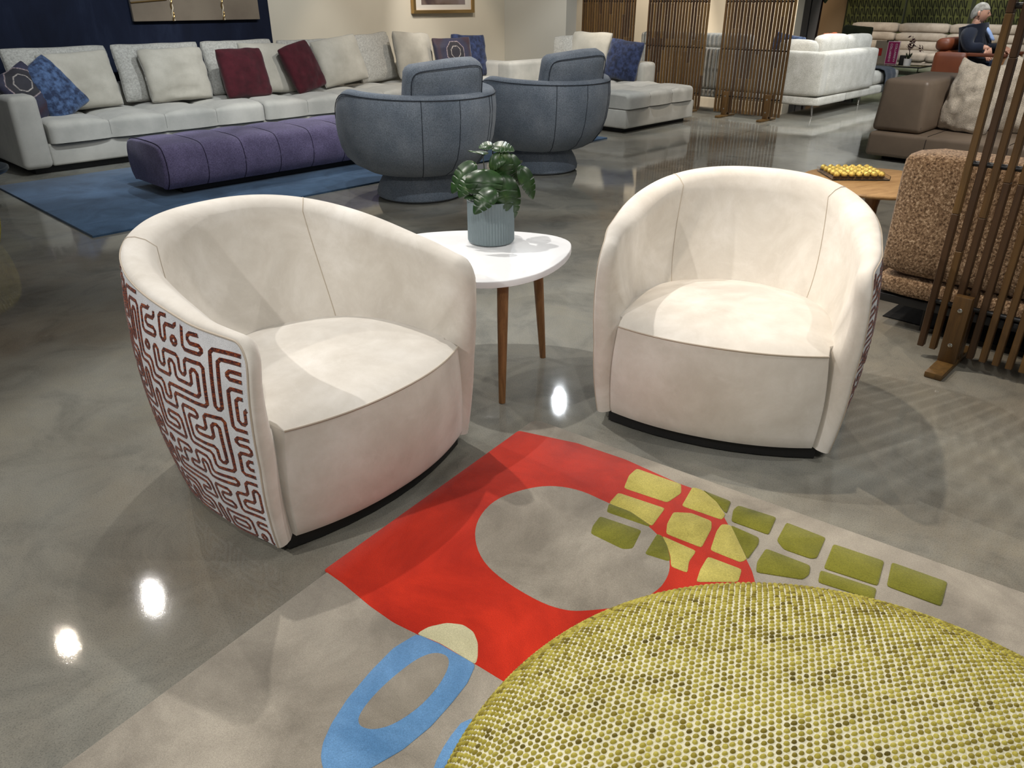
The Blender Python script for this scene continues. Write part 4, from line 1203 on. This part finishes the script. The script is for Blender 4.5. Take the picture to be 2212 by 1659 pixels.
# potted tree
tr = thing('potted_tree', 'slim dark potted tree before the tan wall', 'potted plant', WQ(14.5, 6.47))
lathe('pot', [(.10, 0), (.14, .02), (.16, .30), (.15, .30), (.14, .26)], M_black, tr, 28)
tube('trunk', [(0, 0, .25), (.03, 0, .6), (.05, 0, 1.0), (.06, 0, 1.38), (.07, 0, 1.6)], [.022, .02, .018, .016, .012], plain('dark_bark', RGB(44, 26, 18), .9), tr, 8)
rn = random.Random(4)
for k in range(26):
    a, b = rn.uniform(0, 2 * PI), rn.uniform(-.1, .9)
    d = Vector((math.cos(a), math.sin(a), b)).normalized()
    leaf(tr, Vector((.07, 0, 1.42 + rn.random() * .4)) + d * .05, d, Vector((0, 0, 1)) + d * -.2, .24, .15, .5, .2, k, False)
lp = thing('floor_lamp', 'thin black floor lamp pole before the tan wall', 'floor lamp', WQ(14.5, 6.60))
lathe('base', [(.14, 0), (.14, .015), (.012, .022)], M_black, lp, 28)
tube('pole', [(0, 0, .02), (0, 0, 1.9)], .011, M_black, lp, 8)
lathe('shade', [(.05, 1.85), (.12, 1.88), (.12, 2.05), (.11, 2.05)], M_black, lp, 24)

# ------------------------------------------------------------------ glass coffee table with display box and plant
t = NT('clear_green_glass'); t.col((.82, .93, .86, 1)); t.set(rough=.03, trans=1.0, ior=1.45); M_glass = t.m
gr_ = tag(poly_slab('green_rug', [(0, 0), (2.6, 0), (2.6, 2.0), (0, 2.0)], 0, .012, pile('moss_green_pile', RGB(48, 58, 18), RGB(62, 72, 26)), None, 0, .005), 'moss-green rug under the glass coffee table', 'rug')
gr_.location = WQ(15.1, 4.3); gr_.rotation_euler = (0, 0, TH)
gt = thing('glass_coffee_table', 'low glass coffee table on the moss-green rug', 'coffee table', WQ(15.75, 4.95, .012), TH)
rbox('glass_top', 0, 1.1, 0, 1.15, .325, .345, .003, M_glass, gt, 2)
for (a, b, c_, d) in ((.03, .05, .03, 1.12), (1.05, 1.07, .03, 1.12), (.05, 1.05, .03, .05), (.05, 1.05, 1.10, 1.12)):
    rbox('glass_panel', a, b, c_, d, 0, .324, .002, M_glass, gt, 1)
rbox('top_edge', -.006, .0, -.006, 1.156, .323, .347, .002, M_black, gt, 1)
rbox('top_edge', 0.0, 1.1, -.006, -.0005, .323, .347, .002, M_black, gt, 1)
M_kraft = plain('taupe_card', RGB(128, 118, 104), .8); M_pink = plain('magenta_card', RGB(136, 22, 84), .6); M_redc = plain('red_card', RGB(150, 28, 20), .6); M_ink = plain('white_print', RGB(225, 215, 225), .7)
M_pinke = plain('pale_pink_edge', RGB(214, 190, 200), .7)
bx = thing('display_folder', 'standing magenta and taupe display folder on the glass table', 'folder', WQ(16.12, 5.50, .3585), TH)
rbox('taupe_board', -.012, .0, .18, .44, .0, .40, .002, M_kraft, bx, 1)
rbox('magenta_board', -.03, -.015, .0, .20, .012, .385, .002, M_pink, bx, 1)
rbox('magenta_border', -.026, -.012, -.012, .21, .0, .40, .002, M_pinke, bx, 1)
rbox('red_label', -.016, -.0115, .30, .37, .14, .27, .001, M_redc, bx, 1)
rbox('clip', -.03, .02, .12, .24, .398, .408, .002, M_black, bx, 1)
def text_mesh(s, size, mat, parent, M):
    cu = bpy.data.curves.new('lettering', 'FONT'); cu.body = s; cu.size = size; cu.align_x = 'CENTER'; cu.align_y = 'CENTER'; cu.extrude = .0004
    tmp = bpy.data.objects.new('tmp_text', cu); COL.objects.link(tmp)
    bpy.context.view_layer.update()
    me = bpy.data.meshes.new_from_object(tmp.evaluated_get(bpy.context.evaluated_depsgraph_get()))
    bpy.data.objects.remove(tmp)
    me.materials.clear(); me.materials.append(mat)
    o = bpy.data.objects.new('lettering', me); COL.objects.link(o); o.parent = parent; o.matrix_local = M
    return o
for y in (.14, .05):
    M = Matrix.Translation((-.0315, y, .20)) @ Matrix(((0, 0, -1, 0), (0, -1, 0, 0), (-1, 0, 0, 0), (0, 0, 0, 1)))
    text_mesh('COLLARREVV', .052, M_ink, bx, M)
pp = thing('potted_red_plant', 'small red-leaved plant in a white pot on the glass table', 'potted plant', WQ(15.92, 5.24, .3585))
lathe('pot', [(.055, 0), (.062, .005), (.068, .12), (.062, .12), (.058, .10)], M_white, pp, 24)
lathe('soil', [(.06, .085), (.05, .108), (.01, .11)], M_black, pp, 20)
M_redleaf = plain('maroon_leaf', RGB(58, 18, 24), .6); M_suc = plain('grey_green_leaf', RGB(62, 72, 50), .5)
rn = random.Random(9)
tube('branch', [(0, 0, .10), (.005, 0, .22), (-.01, 0, .34), (.01, 0, .50)], [.007, .006, .005, .003], M_redleaf, pp, 6)
tube('branch', [(0, 0, .26), (.06, -.02, .33), (.14, -.05, .31), (.22, -.07, .24)], [.005, .004, .003, .002], M_redleaf, pp, 6)
tube('branch', [(0, 0, .24), (-.04, 0, .30), (-.07, .01, .33)], [.005, .004, .003], M_redleaf, pp, 6)
def small_leaf(parent, p, d, L, W, mat):
    d = Vector(d).normalized(); s = d.cross(Vector((.3, -.9, .2))).normalized(); n_ = s.cross(d)
    p = Vector(p)
    V = [p, p + d * L * .45 + s * W / 2, p + d * L, p + d * L * .45 - s * W / 2, p + d * L * .45 + n_ * W * .2]
    return mesh('leaf', V, [(0, 1, 4), (1, 2, 4), (2, 3, 4), (3, 0, 4)], mat, parent)
for k in range(34):
    c0 = rn.choice(((0, 0, .42), (0, 0, .48), (.04, -.01, .36), (-.05, 0, .33), (.02, 0, .30), (.17, -.05, .33), (.21, -.07, .26)))
    small_leaf(pp, Vector(c0) + Vector((rn.uniform(-.03, .03), rn.uniform(-.03, .03), rn.uniform(-.03, .03))), (rn.uniform(-1, 1), rn.uniform(-1, 1), rn.uniform(-.6, .8)), .07, .03, M_redleaf)
for k in range(9):
    a = k * 2.4
    small_leaf(pp, (0, 0, .10), (math.cos(a) * .5, math.sin(a) * .5, 1), .14, .035, M_suc)
db = tag(rbox('black_card_holder', -.03, .03, -.05, .05, 0, .17, .006, M_black, None), 'small black card holder beside the white plant pot', 'holder')
db.location = WQ(16.0, 5.36, .3585); db.rotation_euler = (0, 0, TH)

# ------------------------------------------------------------------ brown leather platform sofa
def leather(name, c1, c2, rough=.42):
    t = NT(name)
    a = t.tex(3, 5, .6)
    t.col(t.ramp(a, [(.3, c1), (.7, c2)]))
    v = t.tex(160, 3, .6, kind='Voronoi'); t.bump(v, .12, .001); t.bump(t.tex(6, 4), .12, .006)
    t.set(rough=rough, spec=.45)
    return t.m
M_brown = leather('taupe_brown_leather', RGB(106, 92, 78), RGB(122, 106, 90))
M_brown_s = plain('brown_seam', RGB(48, 38, 30), .8)
ls = thing('leather_sofa', 'taupe-brown leather platform sofa with block armrest at the right', 'sofa', WQ(8.2, 2.92), TH)
rbox('plinth', .15, 1.5, -3.0, -.12, 0.0, .06, .01, M_black, ls)
pf_ = rbox('platform', .0, 1.65, -3.2, .0, .045, .27, .035, M_brown, ls, 4, bot=(1.02, 1.0))
for y in (-.55, -1.25, -2.1):
    tube('seam', [(-.019, y, .06), (-.010, y, .15), (-.003, y, .24), (.03, y, .272), (.4, y, .273), (1.2, y, .273)], .0035, M_brown_s, pf_, 5)
arm = rbox('armrest', .08, 1.30, -.46, .02, .272, .76, .05, M_brown, ls, 4, top=(.97, .88), shear=(.01, .0))
tube('seam', [(.105, -.445, .32), (.125, -.40, .60), (.145, -.375, .735), (.15, -.365, .75)], .004, M_brown_s, arm, 5)
rbox('backrest', 1.20, 1.62, -1.25, -.52, .272, .80, .14, M_brown, ls, 5, top=(.8, .96))
rbox('backrest', 1.20, 1.62, -2.95, -1.30, .272, .80, .14, M_brown, ls, 5, top=(.8, .96))
M_fur = fabric('oatmeal_fleece', RGB(182, 170, 152), RGB(214, 202, 184), 14, 130, .55, rough=.98, sheen=.3, bump=.9, bd=.006)
pillow('fleece_cushion', 'fluffy oatmeal cushion leaning on the leather block armrest', M_fur, 8.76, 2.25, .262, .50, .70, .25, 12, -8, 5, seed=41, face='q', ear=.03, wrinkle=.03, slump=.09, group='fluffy cushions on the leather sofa')
pillow('fleece_cushion', 'fluffy oatmeal cushion behind the near screen slats', M_fur, 9.06, 1.94, .26, .54, .76, .26, 14, -4, 5, seed=42, face='q', ear=.03, wrinkle=.03, slump=.09, group='fluffy cushions on the leather sofa')

# ------------------------------------------------------------------ woven brown sofa seen from behind
M_tweed = NT('brown_tweed')
_t = M_tweed
fa = _t.tex(95, 2, .75, (1, 1, 1)); fb = _t.tex(2.5, 4)
_c = _t.ramp(fa, [(.30, RGB(62, 45, 31)), (.45, RGB(114, 90, 67)), (.58, RGB(148, 122, 95)), (.72, RGB(194, 170, 142))])
_t.col(_c); _t.bump(fa, .9, .004); _t.set(rough=.95, sheen=.15, spec=.15); M_tweed = _t.m
wv = thing('tweed_sofa', 'brown tweed sofa with its back turned, behind the near screen', 'sofa', WQ(3.76, 1.17), TH)
soft_box('backrest', .0, .26, -1.75, .0, .275, .84, .06, M_tweed, wv, 10, (.012, 0, 0))
soft_box('seat', .0, .95, -1.75, .0, .17, .272, .04, M_tweed, wv, 8)
soft_box('seat_cushion', .28, .95, -1.73, -.02, .27, .44, .06, M_tweed, wv, 8, (0, 0, .02))
rbox('frame', .02, .92, -1.73, -.02, .13, .17, .004, M_black, wv)
for x, y in ((.1, -.25), (.85, -.25), (.1, -1.5), (.85, -1.5)): rbox('leg', x - .02, x + .02, y - .02, y + .02, .006, .135, .003, M_black, wv, 1)
kr = tag(poly_slab('black_floor_sheet', [(0, -2.4), (2.0, -2.4), (2.0, 0), (0, 0)], 0, .006, pile('black_sheet_surface', RGB(16, 16, 17), RGB(24, 24, 25)), None, 0, .003), 'thin black sheet on the floor under the brown tweed sofa', 'rug')  # flat black sheet laid on the floor beneath the sofa
kr.location = WQ(3.92, 1.14); kr.rotation_euler = (0, 0, TH)

# ------------------------------------------------------------------ round wooden table with boxed chocolates
M_oak = wood('oak_veneer', RGB(158, 118, 72), RGB(198, 158, 106), (6, 1, 1), 4, .4)
wt = thing('round_wood_table', 'round oak pedestal table behind the right barrel chair', 'side table', WQ(4.72, 1.58), R(30))
lathe('table_top', [(.02, .468), (.36, .47), (.40, .478), (.418, .488), (.42, .494), (.416, .50), (.02, .50)], M_oak, wt, 72)
lathe('pedestal', [(.20, .004), (.20, .018), (.06, .035), (.038, .10), (.036, .35), (.05, .44), (.09, .468)], M_legw, wt, 36)
lathe('collar', [(.12, .455), (.13, .468), (.02, .4685)], M_black, wt, 32)
t = NT('clear_plastic'); t.col((.97, .97, .97, 1)); t.set(rough=.06, trans=1.0, ior=1.3); M_plas = t.m
CB = Vector((1.885, 4.50, .501))
cb = thing('chocolate_box', 'clear plastic chocolate box on the round oak table', 'box', CB, R(-2))
rbox('tray', 0, .335, 0, .285, 0, .006, .002, M_plas, cb, 1)
for a, b, c_, d in ((0, .335, 0, .003), (0, .335, .282, .285), (0, .003, .003, .282), (.332, .335, .003, .282)):
    rbox('wall', a, b, c_, d, .006, .026, .0008, M_plas, cb, 1)
def foil_material():
    t = NT('gold_foil'); t.col(RGB(248, 216, 120)); t.set(rough=.3, metal=1.0)
    v = t.tex(180, 4, .7); t.bump(v, .9, .004)
    return t.m
M_foil = foil_material(); M_cup = plain('brown_paper_cup', RGB(62, 36, 22), .7)
src = None
rn = random.Random(2)
for i in range(7):
    for j in range(5):
        p = CB + Vector((.035 + i * .0442, .035 + j * .0530, .0065))
        if src is None:
            bm = bmesh.new(); bmesh.ops.create_icosphere(bm, subdivisions=3, radius=.0185)
            for v in bm.verts: v.co += v.co.normalized() * .0018 * noise.noise(v.co * 130); v.co.z += .021
            root = thing('foil_chocolate', 'gold foil-wrapped chocolate in the clear box', 'chocolate', p, 0, 'gold chocolates in the clear box')
            from_bm('wrapper', bm, M_foil, root)
            lathe('paper_cup', [(.011, 0), (.0135, .001), (.020, .011), (.0185, .011), (.012, .003)], M_cup, root, 16)
            src = root
        else:
            copy_thing(src, src['label'], p, rn.uniform(0, 6))

# ------------------------------------------------------------------ rust leather chair and the seated man
M_rust = leather('rust_leather', RGB(86, 40, 18), RGB(108, 54, 26), .5)
rc = thing('leather_armchair', 'rust-brown leather armchair under the seated man', 'armchair', WQ(11.62, 3.54), TH)
soft_box('backrest', .12, .78, -.19, .0, .36, .86, .07, M_rust, rc, 8, (0, .02, 0))
soft_box('back_roll', .10, .80, -.17, .03, .84, 1.0, .075, M_rust, rc, 8)
soft_box('seat_cushion', .14, .76, -.85, -.18, .28, .43, .06, M_rust, rc, 8, (0, 0, .02))
for x0, x1 in ((.0, .13), (.77, .90)):
    soft_box('armrest', x0, x1, -.42, -.02, .12, .84, .04, M_rust, rc, 8)
    rbox('arm_rail', x0 + .02, x1 - .02, -.86, -.40, .80, .84, .01, M_rust, rc, 2)
    rbox('frame_post', x0 + .04, x1 - .04, -.86, -.82, .0, .80, .006, M_legw, rc, 2)
    rbox('frame_rail', x0 + .04, x1 - .04, -.84, -.05, .05, .10, .006, M_legw, rc, 2)
    rbox('frame_post', x0 + .04, x1 - .04, -.10, -.06, .0, .14, .006, M_legw, rc, 2)
rbox('seat_frame', .12, .78, -.84, -.10, .20, .30, .02, M_rust, rc, 2)

M_jacket = fabric('navy_wool_jacket', RGB(14, 19, 31), RGB(22, 28, 43), 6, 260, .3)
M_trous = fabric('dark_navy_trousers', RGB(22, 30, 48), RGB(30, 40, 60), 6, 260, .3)
M_shirt = fabric('pale_blue_shirt', RGB(140, 170, 224), RGB(168, 192, 236), 6, 260, .2)
M_skin = NT('skin'); M_skin.col(M_skin.ramp(M_skin.tex(20, 3), [(.3, RGB(196, 146, 122)), (.7, RGB(214, 164, 140))])); M_skin.set(rough=.5); M_skin.b.inputs['Subsurface Weight'].default_value = .05; M_skin = M_skin.m
M_hair = fabric('silver_hair', RGB(140, 136, 128), RGB(186, 182, 174), 20, 300, .5, stretch=(1, 3, 1))
man = thing('person', 'seated man in navy jacket and pale blue shirt resting an arm on the armchair', 'person', WQ(12.07, 3.20), TH)
def skin_mesh(name, verts, edges, radii, mat, parent, root=0, sub=2):
    me = bpy.data.meshes.new(name); me.from_pydata(verts, edges, [])
    o = bpy.data.objects.new(name, me); COL.objects.link(o)
    m = o.modifiers.new('skin', 'SKIN')
    if not me.skin_vertices: me.skin_vertices.new()
    for k, sv in enumerate(me.skin_vertices[0].data):
        r_ = radii[k]; sv.radius = r_ if isinstance(r_, tuple) else (r_, r_); sv.use_root = (k == root)
    s = o.modifiers.new('sub', 'SUBSURF'); s.levels = sub; s.render_levels = sub
    bpy.context.view_layer.update()
    ev = o.evaluated_get(bpy.context.evaluated_depsgraph_get())
    nm = bpy.data.meshes.new_from_object(ev); bpy.data.objects.remove(o)
    out = bpy.data.objects.new(name, nm)
    nm.materials.clear()
    return finish(out, name, mat, parent)
jv = [(0, .02, .60), (0, -.04, .78), (0, .0, .95), (0, .025, 1.06), (-.12, .03, 1.075), (-.225, .03, 1.03), (-.285, -.02, .885), (-.275, -.12, .89), (-.265, -.22, .905),
      (.12, .03, 1.075), (.225, .03, 1.03), (.29, -.06, .87), (.24, -.20, .865), (.16, -.31, .885), (0, .03, 1.13)]
je = [(3, 14), (0, 1), (1, 2), (2, 3), (3, 4), (4, 5), (5, 6), (6, 7), (7, 8), (3, 9), (9, 10), (10, 11), (11, 12), (12, 13)]
jr = [(.22, .16), (.24, .19), (.235, .18), (.15, .11), .115, .105, .08, .074, .06, .115, .105, .08, .074, .06, .052]
jk = skin_mesh('jacket', jv, je, jr, M_jacket, man, 2)
tv = [(0, .0, .60), (-.10, -.08, .575), (-.11, -.30, .60), (-.12, -.50, .60), (-.12, -.56, .34), (-.12, -.58, .13), (.10, -.08, .59), (.08, -.32, .68), (.02, -.52, .74), (-.10, -.66, .70), (-.22, -.74, .66)]
te = [(0, 1), (1, 2), (2, 3), (3, 4), (4, 5), (0, 6), (6, 7), (7, 8), (8, 9), (9, 10)]
skin_mesh('trousers', tv, te, [(.18, .15), .10, .092, .078, .062, .055, .10, .092, .076, .062, .054], M_trous, man)
for p, rz in (((-.12, -.63, .07), 0), ((-.30, -.78, .66), .6)):
    sh = soft_box('shoe', -.045, .045, -.15, .10, -.045, .05, .04, M_black, man, 6, (0, 0, .01)); sh.location = p; sh.rotation_euler = (0, 0, -rz)
# head, neck and hands as the body
bm = bmesh.new()
bmesh.ops.create_uvsphere(bm, u_segments=40, v_segments=32, radius=1.0)
for v in bm.verts:
    x, y, z = v.co      # face looks to -y
    f = max(0, -y)
    w = .078 * (1 - .22 * max(0, -z) ** 1.3); dpt = .098
    px, py, pz = x * w, y * dpt, z * .122
    if z < 0: py += .012 * (-z) * (1 if y < 0 else -1.8)
    if y > 0 and z < -.3: pz += .03 * y * (-z)
    g = lambda cx, cz, sx, sz: math.exp(-((x - cx) / sx) ** 2 - ((z - cz) / sz) ** 2) * (1 if y < 0 else 0)
    py -= .022 * g(0, -.10, .13, .16) + .010 * g(0, .06, .10, .14) + .008 * g(0, -.78, .3, .16)
    py += .012 * g(-.34, .06, .16, .10) + .012 * g(.34, .06, .16, .10)
    py -= .006 * g(0, .22, .5, .07) + .005 * g(0, -.42, .2, .05) - .006 * g(0, -.48, .22, .03) + .005 * g(0, -.55, .2, .05)
    v.co = Vector((px, py, pz))
def chain(bm, pts, rad, n=10):
    rows = []
    pts = [Vector(p) for p in pts]
    for i, p in enumerate(pts):
        t = (pts[min(i + 1, len(pts) - 1)] - pts[max(i - 1, 0)]).normalized()
        s = t.cross(Vector((.31, .87, .11))).normalized(); u = s.cross(t)
        rows.append([bm.verts.new(p + (s * math.cos(2 * PI * k / n) + u * math.sin(2 * PI * k / n)) * rad[i]) for k in range(n)])
    for a, b in zip(rows, rows[1:]):
        for k in range(n): bm.faces.new((a[k], a[(k + 1) % n], b[(k + 1) % n], b[k]))
    bm.faces.new(rows[0][::-1]); bm.faces.new(rows[-1])
HM = Matrix.Translation((0, .0, 1.285)) @ Matrix.Rotation(R(14), 4, 'Z') @ Matrix.Rotation(R(5), 4, 'X')
bmesh.ops.transform(bm, matrix=HM, verts=bm.verts)
for sx in (-1, 1):
    chain(bm, [HM @ Vector((sx * .076, .012, -.035)), HM @ Vector((sx * .083, .02, -.012)), HM @ Vector((sx * .085, .026, .015)), HM @ Vector((sx * .079, .02, .032))], [.009, .014, .015, .008])
chain(bm, [(0, .03, 1.06), (0, .028, 1.12), (0, .02, 1.19), (0, .01, 1.24)], [.07, .058, .056, .058], 16)
def hand(wrist, d, side, curl):
    """palm, four fingers and a thumb hanging from the wrist"""
    wv_ = Vector(wrist); d = Vector(d).normalized(); s = Vector(side).normalized(); nrm = d.cross(s).normalized()
    for k in range(4):
        o_ = s * (k - 1.5) * .019
        chain(bm, [wv_ + o_ * .75, wv_ + d * .045 + o_, wv_ + d * .088 + o_], [.016, .0155, .0125], 8)
        L = (.072, .082, .076, .058)[k]
        a = wv_ + d * .084 + o_
        b = a + d * L * .42 + nrm * curl * .006
        c_ = b + (d * .9 + nrm * curl * .55).normalized() * L * .33
        e = c_ + (d * .7 + nrm * curl * .9).normalized() * L * .28
        chain(bm, [a, b, c_, e], [.0105, .0098, .009, .0068], 8)
    a = wv_ + d * .025 - s * .026
    b = a + (d * .7 - s * .55 + nrm * .3 * curl).normalized() * .042
    chain(bm, [a, b, b + (d * .95 - s * .12 + nrm * .35 * curl).normalized() * .032, b + (d * .95 + nrm * .45 * curl).normalized() * .050], [.014, .012, .010, .007], 8)
chain(bm, [(-.265, -.20, .905), (-.262, -.235, .90), (-.26, -.262, .885)], [.03, .028, .026], 10)
chain(bm, [(0, .03, 1.08), (-.14, .03, 1.06), (-.22, .03, 1.0), (-.285, -.02, .885), (-.275, -.12, .89), (-.265, -.22, .905)], [.05, .05, .045, .036, .034, .03], 10)
chain(bm, [(0, .03, 1.08), (.14, .03, 1.06), (.22, .03, 1.0), (.29, -.06, .87), (.24, -.20, .865), (.16, -.31, .885)], [.05, .05, .045, .036, .034, .03], 10)
hand((-.26, -.255, .895), (.02, -.28, -1), (.55, -.80, .2), 1)
chain(bm, [(.17, -.29, .886), (.14, -.33, .888), (.12, -.35, .886)], [.03, .028, .026], 10)
hand((.125, -.345, .886), (-.45, -.75, -.28), (.8, -.5, .25), -1)
bo_ = from_bm('body', bm, M_skin, man)
# hair: a swept cap with a side parting
bm = bmesh.new(); bmesh.ops.create_uvsphere(bm, u_segments=40, v_segments=32, radius=1.0)
kill = []
for v in bm.verts:
    x, y, z = v.co
    hl = .46 if y < -.2 else (.46 - (y + .2) * 1.35 if y < .25 else -.15 - (y - .25) * .75)
    if abs(x) > .75 and y > -.15: hl = min(hl, -.02)
    if z < hl - .10: kill.append(v); continue
    k = 1.10 + .05 * noise.noise(Vector((x * 3, y * 2, z * 3))) + .02 * noise.noise(v.co * 9)
    if z < hl: k = 1.0
    v.co = Vector((x * .078 * k, y * .098 * k + .004, z * .122 * (k + .0)))
bmesh.ops.delete(bm, geom=kill, context='VERTS')
bmesh.ops.transform(bm, matrix=HM, verts=bm.verts)
from_bm('hair', bm, M_hair, man)
for sx in (-1, 1):
    e = lathe('eye', [(.001, -.010), (.007, -.008), (.0105, 0), (.007, .008), (.001, .010)], plain('eye_dark', RGB(40, 32, 30), .2), man, 12)
    e.location = HM @ Vector((sx * .027, -.080, .010))
    bwp = [HM @ Vector((sx * (.012 + .034 * f), -.094 + .012 * f * f, .030 + .006 * math.sin(PI * f))) for f in (0, .33, .66, 1)]
    tube('eyebrow', bwp, .0035, M_hair, man, 6)
tube('mouth', [HM @ Vector((.026 * f, -.0885 + .012 * f * f, -.060 - .003 * f * f)) for f in (-1, -.5, 0, .5, 1)], .003, plain('lip', RGB(140, 84, 76), .5), man, 6)
# open shirt collar and front between the jacket lapels
P = []
for i in range(7):
    u = i / 6 * 2 - 1
    P.append([Vector((u * .050 * (1 - .55 * f), -.072 - .118 * f ** .8 + .03 * u * u, 1.125 - .15 * f)) for f in (0, .2, .4, .6, .8, 1.0)])
P = [[p + Vector((0, -.045, 0)) for p in r_] for r_ in P]
so = grid('shirt_front', P, M_shirt, man); m_ = so.modifiers.new('thickness', 'SOLIDIFY'); m_.thickness = .012
lathe_c = tube('collar', [Vector((.066 * math.cos(a), .024 + .064 * math.sin(a), 1.13 - .015 * math.sin(a))) for a in [R(-250) + R(320) * k / 20 for k in range(21)]], .014, M_shirt, man, 8)
for sx in (-1, 1):
    tube('lapel', [Vector((sx * .085, -.02, 1.135)), Vector((sx * .082, -.10, 1.09)), Vector((sx * .055, -.165, 1.02)), Vector((sx * .015, -.20, .94))], [.016, .024, .022, .008], M_jacket, man, 8)

# ------------------------------------------------------------------ things cut by the left edge
dt = thing('dark_side_table', 'dark round side table cut off by the left edge of the picture', 'side table', (-4.18, 5.72, 0))
lathe('table_top', [(.02, .285), (.36, .285), (.375, .30), (.375, .318), (.36, .325), (.02, .325)], plain('dark_slate_lacquer', RGB(34, 40, 44), .35), dt, 64)
lathe('pedestal', [(.18, 0), (.18, .012), (.03, .03), (.025, .28), (.08, .286)], M_black, dt, 32)
pouf('chartreuse bobbled pouf barely showing at the left edge', (-3.72, 4.72, 0), .4, [(0, .43), (.2, .425), (.33, .40), (.39, .34), (.405, .25), (.39, .12), (.36, .02), (.35, .003)], .026, M_bob, M_bobg, bh=.006)
